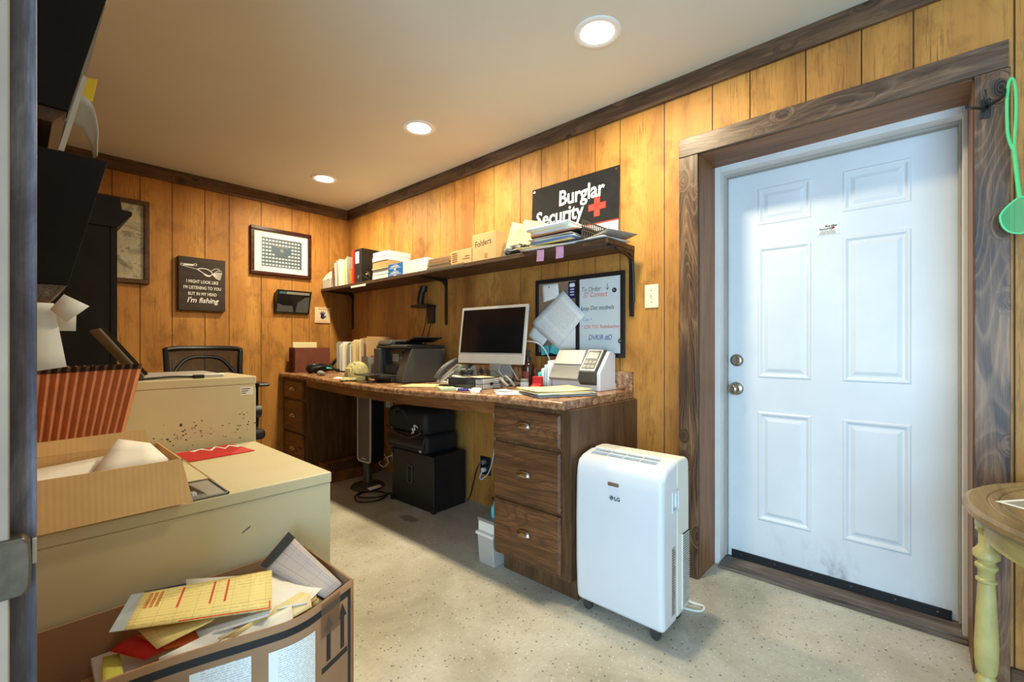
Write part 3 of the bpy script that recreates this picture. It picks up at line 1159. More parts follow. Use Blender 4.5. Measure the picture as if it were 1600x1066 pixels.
# recessed side grip
c = B()
c.obox((1.708 - o3[0], -hy, 0.515), (0.050, 0.05, 0.066), (0, 0, 0))
cut(fs, c.done('tool'))
b = B()
for x0, x1, z0, z1 in ((1.679, 1.737, 0.548, 0.556), (1.679, 1.737, 0.474, 0.482), (1.676, 1.684, 0.478, 0.552), (1.732, 1.740, 0.478, 0.552)):
    b.box(x0 - o3[0], x1 - o3[0], -hy - 0.003, -hy + 0.004, z0, z1)
b.done('grip_rim', M_WHITEPL, AC, bevel=0.003)
b = B()
b.box(1.684 - o3[0], 1.732 - o3[0], -hy + 0.018, -hy + 0.022, 0.482, 0.548)
b.done('grip_pocket', M_MIDGREY, AC)
# rear intake on the side: slats
b = B()
b.box(1.776 - o3[0], 1.848 - o3[0], -hy + 0.0015, -hy + 0.0035, 0.075, 0.365)
vt = b.done('side_vent', M_BLACKMATTE, AC)
b = B()
for i in range(30):
    z = 0.082 + i * 0.0095
    b.box(1.776 - o3[0], 1.848 - o3[0], -hy - 0.002, -hy + 0.003, z, z + 0.0028, None, None)
b.box(1.774 - o3[0], 1.778 - o3[0], -hy - 0.003, -hy + 0.003, 0.072, 0.368)
b.done('slat', M_OFFWHITE, vt)
b = B()
b.box(1.672 - o3[0], 1.708 - o3[0], -hy - 0.0008, -hy + 0.001, 0.085, 0.345)
lb = b.done('rating_label', M_SILVER, AC)
b = B()
random.seed(4)
for i in range(26):
    z = 0.092 + i * 0.0096
    b.box(1.675 - o3[0], 1.675 - o3[0] + random.uniform(0.018, 0.030), -hy - 0.0012, -hy - 0.0006, z, z + 0.0035)
b.done('small_print', M_DKGREY, lb)
b = B()
b.box(1.5905 - o3[0], 1.598 - o3[0], 0.880 - 0.894, 0.928 - 0.894, 0.556, 0.571)
b.done('display_window', plain('bronze_window', (132, 116, 98), 0.3, 0.3), AC, bevel=0.003)
# maker's mark: a round face and two letters
MF = Matrix(((0, 0, -1, 1.5905 - o3[0]), (-1, 0, 0, 0.919 - 0.894), (0, 1, 0, 0.502), (0, 0, 0, 1)))
b = B()
b.cyl((0.009, 0.008, 0.0), (0.009, 0.008, 0.0012), 0.0085, seg=24, m=M_DKGREY)
for i in range(14):
    a0 = math.pi / 2 + 2 * math.pi * 0.75 * i / 14
    a1 = math.pi / 2 + 2 * math.pi * 0.75 * (i + 1) / 14
    b.poly([(0.009 + r * math.cos(a), 0.008 + r * math.sin(a), 0.0014) for a, r in ((a0, 0.0072), (a1, 0.0072), (a1, 0.0062), (a0, 0.0062))], M_WHITE)
b.box(0.0085, 0.0095, 0.0045, 0.012, 0.0012, 0.0015, M_WHITE)
b.box(0.0085, 0.013, 0.0042, 0.0052, 0.0012, 0.0015, M_WHITE)
lg = b.done('emblem', None, AC, M=None)
lg.matrix_basis = MF
text('LG', 0.021, M_DKGREY, AC, MF @ L(0.0205, 0.0008, 0), bold=0.0003, depth=0.0008)
for dx, dy in ((-0.095, -0.15), (-0.095, 0.15), (0.09, -0.15), (0.09, 0.15)):
    b = B()
    b.cyl((dx - 0.007, dy, 0.021), (dx + 0.007, dy, 0.021), 0.0205, seg=16)
    b.cyl((dx, dy, 0.03), (dx, dy, 0.05), 0.009, seg=10)
    b.done('caster', M_DKGREY, AC, smooth=True)
b = B()
b.tube([(1.860 - o3[0], -0.10, 0.13), (1.90 - o3[0], -0.115, 0.085), (1.955 - o3[0], -0.15, 0.012), (1.965 - o3[0], -0.21, 0.006), (1.915 - o3[0], -0.205, 0.006), (1.895 - o3[0], -0.10, 0.006), (1.93 - o3[0], 0.04, 0.006), (2.16 - o3[0], 0.12, 0.006)], 0.005)
b.done('power_cord', M_OFFWHITE, AC, smooth=True)

# ------------------------------------------------------------------ filing cabinets
FCX0, FCX1 = -0.112, 0.685


def filing(label, y0, y1, h, x1, drawers):
    t = T('filing_cabinet', label, 'filing cabinet', ((FCX0 + x1) / 2, (y0 + y1) / 2, 0))
    hx, hy_ = (x1 - FCX0) / 2, (y1 - y0) / 2
    b = B()
    b.box(-hx + 0.003, hx - 0.003, -hy_ + 0.003, hy_ - 0.003, 0.0, h - 0.034)
    b.done('body', M_BEIGE, t, bevel=0.003)
    b = B()
    b.box(-hx, hx, -hy_, hy_, h - 0.034, h)
    b.done('top', M_BEIGE, t, bevel=0.005, seg=3)
    # drawers face the room
    dh = (h - 0.08) / drawers
    for k in range(drawers):
        z0 = 0.04 + k * dh
        d = bx('drawer', M_BEIGE, t, hx - 0.003, hx + 0.004, -hy_ + 0.02, hy_ - 0.02, z0, z0 + dh - 0.012, 0.002)
        bx('drawer_handle', M_BEIGE, d, hx + 0.004, hx + 0.010, -0.08, 0.08, z0 + dh * 0.7, z0 + dh * 0.7 + 0.018, 0.003)
    return t, hx, hy_


fc1, hx1, hy1 = filing('low beige steel filing cabinet carrying the open cardboard box and red pamphlet', 1.405, 2.095, 0.710, 0.685, 2)
fc2, hx2, hy2 = filing('taller beige steel filing cabinet carrying the open laptop', 2.125, 2.50, 0.984, 0.700, 3)
ps_ = bx('paper_sticker', M_PAPER, fc2, hx2 - 0.062, hx2 - 0.012, -hy2 + 0.002, -hy2 + 0.0032, 0.905, 0.940)
b = B()
for k in range(3):
    b.box(hx2 - 0.058, hx2 - 0.040 + 0.008 * k, -hy2 + 0.0014, -hy2 + 0.0021, 0.912 + 0.009 * k, 0.915 + 0.009 * k)
b.done('scribble', M_INK, ps_)
b = B()
# pry scratches and rubbed rust on the blank side, each with a shape of its own
random.seed(11)
for i in range(70):
    u = random.gauss(0.42, 0.10)
    w = random.gauss(0.765, 0.022)
    s = random.uniform(0.001, 0.0032)
    b.box(u - s - 0.294, u + s - 0.294, -hy2 + 0.0018, -hy2 + 0.0032, w - s * 0.6, w + s * 0.6)
b.box(0.428 - 0.294, 0.436 - 0.294, -hy2 + 0.0018, -hy2 + 0.0032, 0.802, 0.812)
for i in range(14):
    u = random.gauss(0.645, 0.02)
    w = random.uniform(0.75, 0.84)
    s = random.uniform(0.001, 0.002)
    b.box(u - s - 0.294, u + s - 0.294, -hy2 + 0.0018, -hy2 + 0.0032, w - s, w + s * 1.5)
b.done('rust_chips', plain('rust', (84, 58, 34), 0.8), fc2)['kind'] = 'stuff'
b = B()
b.prism([(0.425, 0.590), (0.447, 0.603), (0.4475, 0.606), (0.428, 0.594)], -hy1 + 0.0018, -hy1 + 0.0032, 'y', M=Matrix.Translation((-0.2865, 0, 0)))
b.done('deep_scratch', M_INK, fc1)

# ------------------------------------------------------------------ black bookcase in the corner
t = T('bookcase', 'tall black painted cabinet with stepped cornice behind the filing cabinets', 'bookcase', (0.10, 3.05, 0))
bx('carcass', M_BLACKWOOD, t, -0.212, 0.21, -0.30, 0.40, 0, 1.72, 0.002)
bx('front_stile', M_BLACKWOOD, t, 0.192, 0.216, -0.303, 0.403, 0, 1.72, 0.002)
b = B()
b.prism([(-0.212, 1.66), (0.216, 1.66), (0.268, 1.726), (0.268, 1.742), (0.232, 1.746), (0.226, 1.80), (-0.212, 1.80)], -0.308, 0.408, 'y')
b.done('cornice', M_BLACKWOOD, t, bevel=0.002)

# ------------------------------------------------------------------ office chair at the back wall
t = T('office_chair', 'black mesh-backed office chair against the back wall', 'chair', (0.862, 3.42, 0))
b = B()


def back_pt(u, v):
    """u across -1..1, v up 0..1; slight wrap of the backrest"""
    wide = 0.20 + 0.015 * v
    return Vector((u * wide, 0.175 + 0.045 * v - 0.045 * u * u, 0.60 + 0.495 * v))


ring = []
N_ = 10
for i in range(N_ + 1):
    ring.append(back_pt(-1 + 2 * i / N_, 1 - 0.02 * abs(-1 + 2 * i / N_) ** 6))
for i in range(1, N_ + 1):
    ring.append(back_pt(1, 1 - i / N_))
for i in range(1, N_ + 1):
    ring.append(back_pt(1 - 2 * i / N_, 0))
for i in range(1, N_ + 1):
    ring.append(back_pt(-1, i / N_))
b.tube(ring, 0.017, smooth=2)
b.done('back_frame', M_BLACKPL, t, smooth=True)
b = B()
b.grid(lambda u, v: back_pt(-0.97 + 1.94 * u, 0.02 + 0.96 * v), 10, 10)
b.done('mesh_back', M_MESH, t, smooth=True)
b = B()
b.tube([back_pt(-0.9, 0.62), back_pt(-0.5, 0.84), back_pt(0, 0.88), back_pt(0.5, 0.84), back_pt(0.9, 0.62)], 0.012)
b.tube([(0, 0.26, 0.40), (0, 0.27, 0.60), back_pt(0, 0.4) + Vector((0, 0.03, 0))], 0.022)
b.done('back_support', M_BLACKPL, t, smooth=True)
b = B()
b.box(-0.24, 0.24, -0.26, 0.20, 0.50, 0.57)
b.done('seat', M_BLACKMATTE, t, bevel=0.03, seg=4)
for s in (-1, 1):
    b = B()
    b.prism([(-0.17, 0.838), (0.06, 0.838), (0.07, 0.850), (0.05, 0.862), (-0.16, 0.862), (-0.18, 0.850)], s * 0.255 - 0.035, s * 0.255 + 0.035, 'x')
    ar = b.done('armrest', M_BLACKPL, t, bevel=0.008)
    b = B()
    b.tube([(s * 0.20, -0.02, 0.52), (s * 0.25, -0.02, 0.55), (s * 0.248, -0.03, 0.70), (s * 0.245, -0.04, 0.84)], 0.018)
    b.cyl((s * 0.205, -0.03, 0.66), (s * 0.275, -0.03, 0.66), 0.045, seg=18)
    b.done('arm_post', M_BLACKPL, ar, smooth=True)
b = B()
b.cyl((0, 0, 0.10), (0, 0, 0.50), 0.025, seg=14)
b.done('gas_column', M_BLACKPL, t, smooth=True)
for k in range(5):
    a = 2 * math.pi * k / 5 + 0.3
    b = B()
    b.tube([(0, 0, 0.12), (0.16 * math.cos(a), 0.16 * math.sin(a), 0.10), (0.29 * math.cos(a), 0.29 * math.sin(a), 0.075)], 0.02)
    lg_ = b.done('leg', M_BLACKPL, t, smooth=True)
    b = B()
    p = Vector((0.29 * math.cos(a), 0.29 * math.sin(a), 0.03))
    q = Vector((-math.sin(a), math.cos(a), 0)) * 0.022
    b.cyl(p - q, p + q, 0.03, seg=14)
    b.done('caster', M_BLACKMATTE, lg_, smooth=True)

# ------------------------------------------------------------------ round table by the door
TC = (1.718, -0.52)
t = T('round_table', 'small round wooden table with turned olive legs by the right door casing', 'table', (TC[0], TC[1], 0))
b = B()
b.lathe([(0.405, 0.672), (0.428, 0.678), (0.438, 0.690), (0.436, 0.700), (0.425, 0.707), (0.392, 0.7075), (0.389, 0.7045), (0.386, 0.7075), (0.370, 0.7075), (0.367, 0.7045), (0.364, 0.7075), (0.02, 0.7075)], seg=72)
b.done('tabletop', M_TABLE, t, smooth=True, angle=30)
b = B()
rings = [[b.bm.verts.new((r * math.cos(2 * math.pi * i / 64), r * math.sin(2 * math.pi * i / 64), z)) for i in range(64)] for r, z in ((0.40, 0.674), (0.40, 0.618), (0.385, 0.618), (0.385, 0.674))]
for p, q in zip(rings, rings[1:] + rings[:1]):
    b.bridge(p, q)
b.done('apron', M_TABLELEG, t, smooth=True)
legp = [(0.016, 0.0), (0.019, 0.03), (0.014, 0.05), (0.020, 0.075), (0.023, 0.10), (0.017, 0.115), (0.014, 0.13), (0.019, 0.145), (0.015, 0.152), (0.017, 0.20), (0.0205, 0.222), (0.0225, 0.236), (0.018, 0.244), (0.0155, 0.250), (0.0205, 0.262),
        (0.023, 0.285), (0.0235, 0.33), (0.021, 0.40), (0.0175, 0.475), (0.0165, 0.492), (0.021, 0.497), (0.021, 0.502), (0.0165, 0.506), (0.0165, 0.525), (0.0225, 0.533), (0.0225, 0.540), (0.0165, 0.546), (0.018, 0.552), (0.026, 0.560), (0.0265, 0.574), (0.019, 0.584), (0.0155, 0.592), (0.0155, 0.625), (0.022, 0.632), (0.020, 0.640)]
for a in (90, 180, 270, 0):
    b = B()
    cx, cy = 0.392 * math.cos(R(a)), 0.392 * math.sin(R(a))
    b.lathe(legp, (cx, cy, 0), 24)
    b.obox((cx, cy, 0.656), (0.042, 0.042, 0.034), (0, 0, R(a)))
    b.done('leg', M_TABLELEG, t, smooth=True, angle=40)
# printed photo sheet on the table
t = T('photo_print', 'white-bordered printed sheet lying on the round table', 'paper', (1.72, -0.33, 0.7085), rz=R(-38))
bx('sheet', M_PAPER, t, -0.11, 0.11, -0.15, 0.15, 0, 0.0008)
bx('picture', M_GREY_CARD, t, -0.098, 0.098, -0.138, 0.138, 0.0008, 0.0012)

# ------------------------------------------------------------------ hook and fly swatter on the casing
t = T('coat_hook', 'black three-pronged wire coat hook on the right door casing', 'hook', (2.177, -0.16, 1.905))
b = B()
b.box(-0.004, 0.0, -0.012, 0.012, -0.03, 0.035)
b.done('back_plate', M_BLACKIRON, t, bevel=0.002)
b = B()
b.tube([(-0.004, 0, 0), (-0.035, 0.008, -0.008), (-0.055, 0.03, -0.006), (-0.060, 0.045, -0.004), (-0.060, 0.049, 0.012)], 0.0045)
b.done('prong', M_BLACKIRON, t, smooth=True)
b = B()
b.tube([(-0.004, 0, 0), (-0.030, -0.008, 0.0), (-0.052, -0.030, 0.006), (-0.056, -0.036, 0.012), (-0.056, -0.038, 0.03)], 0.0045)
b.done('prong', M_BLACKIRON, t, smooth=True)
b = B()
b.tube([(-0.004, 0, 0), (-0.030, 0.001, 0.004), (-0.044, 0.004, 0.020), (-0.046, 0.006, 0.048)], 0.0045)
b.done('prong', M_BLACKIRON, t, smooth=True)

t = T('fly_swatter', 'mint green plastic fly swatter hanging from the coat hook', 'fly swatter', M=WR(-0.213, 1.955, 2.125))
b = B()
# looped handle: two slim flat rails that meet below
for s in (-1, 1):
    b.tube([(0.0, 0.012, 0), (s * 0.006, -0.004, 0), (s * 0.0095, -0.05, 0), (s * 0.0095, -0.12, 0), (s * 0.007, -0.17, 0), (0.004 + s * 0.002, -0.215, 0)], 0.0042)
b.tube([(0.004, -0.20, 0), (0.010, -0.28, 0), (0.015, -0.345, 0), (0.018, -0.375, 0)], 0.0055)
b.done('handle', M_GREEN, t, smooth=True)
PX, PY, PRX, PRY = 0.020, -0.428, 0.044, 0.058


def pad_w(yy):
    """half width of the paddle: round below, drawn up to the stem above"""
    k = yy / PRY
    if k <= 0:
        return PRX * math.sqrt(max(0.0, 1 - k * k))
    return PRX * (1 - k ** 1.6) ** 0.9 + 0.001


b = B()
out = [(PX + pad_w(PRY * (1 - 2 * i / 24)), PY + PRY * (1 - 2 * i / 24), 0) for i in range(25)]
out += [(PX - pad_w(-PRY * (1 - 2 * i / 24)), PY - PRY * (1 - 2 * i / 24), 0) for i in range(1, 25)]
b.tube(out, 0.0032, smooth=0, seg=6)
for i in range(-11, 12):
    x = i * 0.0038
    ys_ = [PY + PRY * (1 - 2 * k / 60) for k in range(61) if pad_w(PRY * (1 - 2 * k / 60)) > abs(x)]
    if len(ys_) > 1:
        b.box(PX + x - 0.0008, PX + x + 0.0008, ys_[-1], ys_[0], -0.0008, 0.0008)
for i in range(-14, 15):
    yy = i * 0.004
    h = pad_w(yy)
    if h > 0.004:
        b.box(PX - h, PX + h, PY + yy - 0.0008, PY + yy + 0.0008, -0.0008, 0.0008)
b.done('paddle', M_GREEN, t)

# ------------------------------------------------------------------ paper and book builders


def sheet(name, label, cat, w, h, loc, rot=(0, 0, 0), mat=None, group=None, curl=0.0, curl2=0.0, lift=0.0, thick=0.0007, n=8, M=None, back=None):
    """one loose sheet, lying in its own x-y plane, corner at the origin"""
    def fn(u, v):
        z = curl * (u - 0.5) ** 2 * 4 * w * 0.25 + curl2 * (v - 0.5) ** 2 * 4 * h * 0.25 + lift * max(0, u + v - 1.3) ** 2 * 0.1
        return Vector(((u - 0.5) * w, (v - 0.5) * h, z))
    b = B()
    b.grid(fn, n, n, None, w, h)
    o = b.done(name, mat or M_PAPER, None, smooth=True, thick=thick)
    if M is not None:
        o.matrix_world = M
    else:
        o.location = loc
        o.rotation_euler = rot
    tag(o, label, cat, group)
    return o


def quad_sheet(name, label, cat, pts, mat, group=None, n=6, bow=0.0, normal=None, thick=0.0007, su=0.216, sv=0.279):
    """a sheet stretched between four corner points (tl, tr, br, bl), bowed along its normal"""
    tl, tr, br, bl = [Vector(p) for p in pts]
    c = (tl + tr + br + bl) / 4
    nrm = Vector(normal) if normal else (tr - tl).cross(bl - tl).normalized()

    def fn(u, v):
        p = (bl * (1 - u) + br * u) * (1 - v) + (tl * (1 - u) + tr * u) * v
        return p - c + nrm * bow * (1 - (2 * u - 1) ** 2) * (1 - (2 * v - 1) ** 2 * 0.5)
    b = B()
    b.grid(fn, n, n, None, su, sv)
    o = b.done(name, mat, None, smooth=True, thick=thick)
    o.location = c
    tag(o, label, cat, group)
    return o


def bookblock(name, label, cat, x0, x1, y0, y1, z0, z1, cover, page, group=None, spine='-x', rz=0.0, bend=0.0):
    """a closed book or ream lying flat: covers and a page block"""
    c = ((x0 + x1) / 2, (y0 + y1) / 2, z0)
    t = T(name, label, cat, c, rz, group)
    hx, hy, h = (x1 - x0) / 2, (y1 - y0) / 2, z1 - z0
    def slab(nm, zz0, zz1, ins, mat):
        b = B()
        n = 6
        cols = []
        for i in range(n + 1):
            u = -1 + 2 * i / n
            dz = bend * (1 - u * u)
            y = (hy - ins) * u
            cols.append([b.bm.verts.new(p) for p in ((-hx + ins, y, zz0 + dz), (hx - ins, y, zz0 + dz), (hx - ins, y, zz1 + dz), (-hx + ins, y, zz1 + dz))])
        for p, q in zip(cols, cols[1:]):
            b.bridge(p, q)
        b.face(cols[0])
        b.face(list(reversed(cols[-1])))
        b.done(nm, mat, t, bevel=0.0012)
    e = min(0.002, h * 0.12)
    slab('cover', 0, e, 0, cover)
    slab('pages', e, h - e, 0.002, page)
    slab('cover', h - e, h, 0, cover)
    return t


def upright(name, label, cat, x0, x1, y0, th, z0, h, mat, lean=0.0, group=None, inner=None, tab=False):
    """folder or file standing on edge, its plane across the shelf, leaning along it"""
    t = T(name, label, cat, ((x0 + x1) / 2, y0, z0), group=group)
    t.rotation_euler = (lean, 0, 0)
    hx = (x1 - x0) / 2
    b = B()
    b.box(-hx, hx, -th / 2, -th / 2 + 0.0012, 0, h)
    b.box(-hx, hx, th / 2 - 0.0012, th / 2, 0, h - 0.012)
    b.box(-hx, hx, -th / 2, th / 2, 0, 0.0012)
    b.done('folder_cover', mat, t, bevel=0.0005)
    bx('sheets', inner or M_PAPER, t, -hx + 0.006, hx - 0.008, -th / 2 + 0.0015, th / 2 - 0.0015, 0.0015, h - 0.020)
    if tab:
        bx('tab', mat, t, hx * 0.1, hx * 0.8, -th / 2, -th / 2 + 0.001, h, h + 0.012)
    return t


# ------------------------------------------------------------------ things on the shelf, far end to near end
t = T('magazine_file', 'white cut-away magazine file box at the far left end of the shelf', 'magazine file', (2.06, 4.062, SZ))
side = [(-0.125, 0.0), (-0.125, 0.082), (-0.11, 0.105), (-0.085, 0.14), (-0.05, 0.172), (-0.01, 0.192), (0.03, 0.20), (0.125, 0.20), (0.125, 0.0)]
b = B()
b.prism(side, 0.095, 0.098, 'y')
b.prism(side, -0.090, -0.087, 'y')
b.box(-0.125, 0.125, -0.09, 0.098, 0, 0.003)
b.box(0.122, 0.125, -0.09, 0.098, 0, 0.20)
b.done('box_shell', M_OFFWHITE, t)
fr = bx('front_panel', M_OFFWHITE, t, -0.125, -0.122, -0.09, 0.098, 0, 0.082)
b = B()
b.prism([(-0.032, 0.083), (-0.014, 0.083), (-0.023, 0.070)], -0.1262, -0.1248, 'x')
b.done('notch', M_INK, fr)

fx0, fx1 = 1.935, 2.185
upright('document_wallet', 'red-brown edged document wallet leaning beside the white magazine file', 'folder', fx0, fx1, 3.945, 0.016, SZ, 0.175, M_BROWNBOX, R(-7))
upright('file_folder', 'thick pale grey folder standing next to the red-brown wallet', 'folder', fx0 + 0.005, fx1, 3.90, 0.040, SZ, 0.236, M_GREY_CARD, R(-4), inner=M_PAPER)
upright('file_folder', 'cream folder tallest of the shelf folders, with its tab turned up', 'folder', fx0 + 0.01, fx1, 3.845, 0.020, SZ, 0.245, M_CREAM2, R(-5), tab=True)
upright('file_folder', 'white and blue folder standing between cream and green ones', 'folder', fx0 + 0.005, fx1, 3.80, 0.022, SZ, 0.226, M_PAPER, R(-3))
upright('file_folder', 'yellowish folder standing left of the grey-green folder', 'folder', fx0, fx1, 3.755, 0.028, SZ, 0.220, M_CREAM, R(-4))
upright('file_folder', 'tall grey-green translucent folder beside the orange book', 'folder', fx0, fx1, 3.70, 0.024, SZ, 0.246, plain('grey_green_card', (150, 152, 132), 0.5), R(-3))
t = T('book', 'small orange paperback upright beside the red-edged binder', 'book', (2.0, 3.628, SZ))
bx('cover', M_ORANGE, t, -0.062, 0.10, -0.026, 0.026, 0, 0.136, 0.002)
bx('spine_print', M_REDORANGE, t, -0.0632, -0.062, -0.006, 0.02, 0.01, 0.125)
b = B()
for k in range(8):
    b.box(-0.0640, -0.0632, -0.004, 0.014, 0.015 + k * 0.0135, 0.022 + k * 0.0135)
b.done('lettering', M_YELLOW, t)
t = T('binder', 'thin red binder upright against the thick black binder', 'binder', (2.06, 3.586, SZ))
bx('cover', M_RED, t, -0.125, 0.125, -0.012, 0.012, 0, 0.285, 0.001)
bx('sheets', M_PAPER, t, -0.115, 0.123, -0.009, 0.009, 0.004, 0.2855)
t = T('binder', 'thick black ring binder with a white spine label on the shelf', 'binder', (2.065, 3.508, SZ))
b = B()
b.box(-0.125, -0.121, -0.058, 0.058, 0, 0.285)
b.box(-0.125, 0.13, -0.058, -0.054, 0, 0.285)
b.box(-0.125, 0.13, 0.054, 0.058, 0, 0.285)
b.done('cover', M_BLACKPL, t, bevel=0.002)
bx('sheets', M_PAPER, t, -0.09, 0.12, -0.045, 0.05, 0.005, 0.272)
bx('spine_label', M_PAPER, t, -0.1258, -0.125, -0.012, 0.048, 0.165, 0.262)
b = B()
b.cyl((-0.1262, 0.0, 0.05), (-0.1245, 0.0, 0.05), 0.014, seg=18)
b.done('finger_ring', M_NICKEL, t, smooth=True)

t = T('cable_coil', 'small tangle of thin black cable beside the black binder on the shelf', 'cable', (1.955, 3.385, SZ))
b = B()
b.tube([(0, 0.03, 0.004), (-0.01, 0.0, 0.004), (-0.008, -0.045, 0.02), (-0.01, -0.02, 0.075), (-0.01, 0.035, 0.085), (-0.014, 0.05, 0.05), (-0.012, 0.01, 0.035), (-0.012, -0.05, 0.01)], 0.0028)
b.done('cable', M_BLACKPL, t, smooth=True)
b = B()
b.ball((0, -0.01, 0.045), 0.028, 0.5, 1, 1.2)
b.done('plug', M_BLACKMATTE, t, smooth=True)
bx('yellow_tag', M_YELLOW, t, -0.022, -0.016, -0.03, -0.008, 0.055, 0.062)

stack = [
    ('white ringbound book at the bottom of the shelf book stack', 0.036, M_WHITE, M_PAPER, 0.0),
    ('grey-edged book second from the bottom of the shelf book stack', 0.042, M_GREY_CARD, M_PAPER, 0.0),
    ('thin yellow-edged pad in the middle of the shelf book stack', 0.012, M_CREAM, M_CREAM2, 0.0),
    ('tan cardboard-covered book under the white books of the stack', 0.050, M_CARDPALE, M_CARDPALE, 0.0),
    ('white paperback second from the top of the shelf book stack', 0.036, M_WHITE, M_PAPER, 0.004),
    ('white paperback on top of the shelf book stack', 0.038, M_WHITE, M_PAPER, 0.005)]
z = SZ
for i, (lb, h, cv, pg, bend) in enumerate(stack):
    dx = (0.0, 0.004, -0.004, 0.002, 0.0, 0.006)[i]
    bookblock('book', lb, 'book', 1.937 + dx, 2.125 + dx + (0.02 if i > 3 else 0), 3.056, 3.285, z, z + h, cv, pg, 'books stacked flat on the shelf', bend=bend)
    z += h + bend * 0.0
for i in range(2):
    t = T('staple_box', ('lower' if i == 0 else 'upper') + ' of two small blue printed boxes stacked on the shelf edge', 'box', (1.975, 2.955, SZ + i * 0.047), group='small blue boxes on the shelf')
    bx('carton', M_BLUE, t, -0.04, 0.04, -0.092, 0.092, 0, 0.0465, 0.001)
    b = B()
    b.box(-0.0408, -0.04, -0.075, 0.075, 0.012, 0.016)
    b.box(-0.0408, -0.04, -0.05, 0.055, 0.022, 0.029)
    b.box(-0.0408, -0.04, -0.03, 0.03, 0.034, 0.037)
    b.done('print_band', M_WHITE, t)
    b = B()
    b.box(-0.0414, -0.0405, -0.012, 0.012, -0.004 if i else 0.001, 0.008)
    b.done('seal', M_PAPER, t)
t = T('envelope_box', 'plain white carton between the blue boxes and the envelope bundle', 'box', (2.03, 2.712, SZ))
b = B()
b.prism([(-0.092, 0), (0.14, 0), (0.14, 0.088), (-0.092, 0.094)], -0.145, 0.145, 'y')
b.done('carton', M_PAPER, t, bevel=0.003)
# bundle of envelopes wrapped in film
t = T('envelope_bundle', 'bundle of kraft envelopes wrapped in clear film on the shelf', 'envelopes', (2.03, 2.435, SZ))
random.seed(3)
for i in range(8):
    dx, dy = random.uniform(-0.004, 0.004), random.uniform(-0.01, 0.01)
    b = B()
    b.prism([(-0.118 + dy, 0.001 + i * 0.0088), (0.118 + dy, 0.001 + i * 0.0088), (0.118 + dy, 0.0075 + i * 0.0092), (-0.118 + dy, 0.0075 + i * 0.0088)], -0.092 + dx, 0.12 + dx, 'x')
    b.done('envelope', M_CARDIN if i % 3 else M_CARDPALE, t, bevel=0.001)
b = B()
b.grid(lambda u, v: Vector((-0.099, -0.118 + 0.236 * u, 0.004 + 0.07 * v + 0.003 * math.sin(u * 9))), 10, 3)
b.done('film', M_FILM, t, smooth=True)
t = T('carton', 'small brown carton with faint print left of the Folders box', 'box', (2.03, 2.208, SZ))
bx('carton', M_CARDPALE, t, -0.09, 0.11, -0.102, 0.102, 0, 0.094, 0.002)
b = B()
for k in range(5):
    b.box(-0.0908, -0.09, 0.035, 0.085, 0.02 + 0.013 * k, 0.026 + 0.013 * k)
b.box(-0.0908, -0.09, -0.085, -0.02, 0.03, 0.034)
b.box(-0.0908, -0.09, -0.085, -0.04, 0.045, 0.05)
b.done('print_band', M_BROWNBOX, t)
t = T('folder_box', 'brown cardboard box with Folders written on it by hand', 'box', (1.99, 1.995, SZ))
bx('carton', M_CARDPALE, t, -0.05, 0.045, -0.105, 0.105, 0, 0.168, 0.003)
text('Folders', 0.052, M_INK, t, Matrix(((0, 0, -1, -0.0503), (-1, 0, 0, 0.082), (0, 1, 0, 0.085), (0, 0, 0, 1))) @ Matrix.Rotation(R(5), 4, 'Z'), name='handwriting', depth=0.0004, wide=0.95, shear=0.15)
b = B()
b.box(-0.051, -0.05, -0.03, -0.008, 0.012, 0.042)
b.done('tab_slot', M_CARDIN, t)

# manila folders standing open like a tent
quad_sheet('manila_folder', 'pale manila folder standing upright beside the Folders box', 'folder', [(1.955, 1.770, 1.836), (2.09, 1.735, 1.835), (2.07, 1.775, 1.643), (1.945, 1.835, 1.643)], M_CREAM2, n=4, thick=0.0015)
quad_sheet('manila_folder', 'broad manila folder leaning over against the paper trays', 'folder', [(1.995, 1.712, 1.848), (1.985, 1.555, 1.806), (1.96, 1.625, 1.68), (1.955, 1.79, 1.645)], M_CREAM, n=4, thick=0.0015, bow=0.008)
# crumpled black pouch
t = T('black_pouch', 'crumpled black and grey pouch lying at the shelf edge', 'pouch', (1.955, 1.735, SZ))
b = B()
random.seed(8)
b.ball((0, 0.0, 0.028), 0.034, 0.9, 2.9, 0.9, seg=22, rings=14)
for v in b.bm.verts:
    v.co += Vector((random.uniform(-1, 1), random.uniform(-1, 1), random.uniform(-1, 1))) * 0.005
    v.co.z = max(v.co.z, 0.001)
b.done('pouch_body', M_BLACKPL, t, smooth=True)
b = B()
b.ball((-0.016, 0.045, 0.032), 0.024, 0.9, 1.5, 0.95, seg=14, rings=8)
for v in b.bm.verts:
    v.co += Vector((random.uniform(-1, 1), random.uniform(-1, 1), random.uniform(-1, 1))) * 0.004
    v.co.z = max(v.co.z, 0.001)
b.done('lining', M_MIDGREY, t, smooth=True)
b = B()
b.tube([(-0.02, -0.05, 0.004), (-0.03, -0.09, 0.01), (-0.01, -0.13, 0.005), (0.01, -0.10, 0.005)], 0.006)
b.done('strap', M_BLACKMATTE, t, smooth=True)

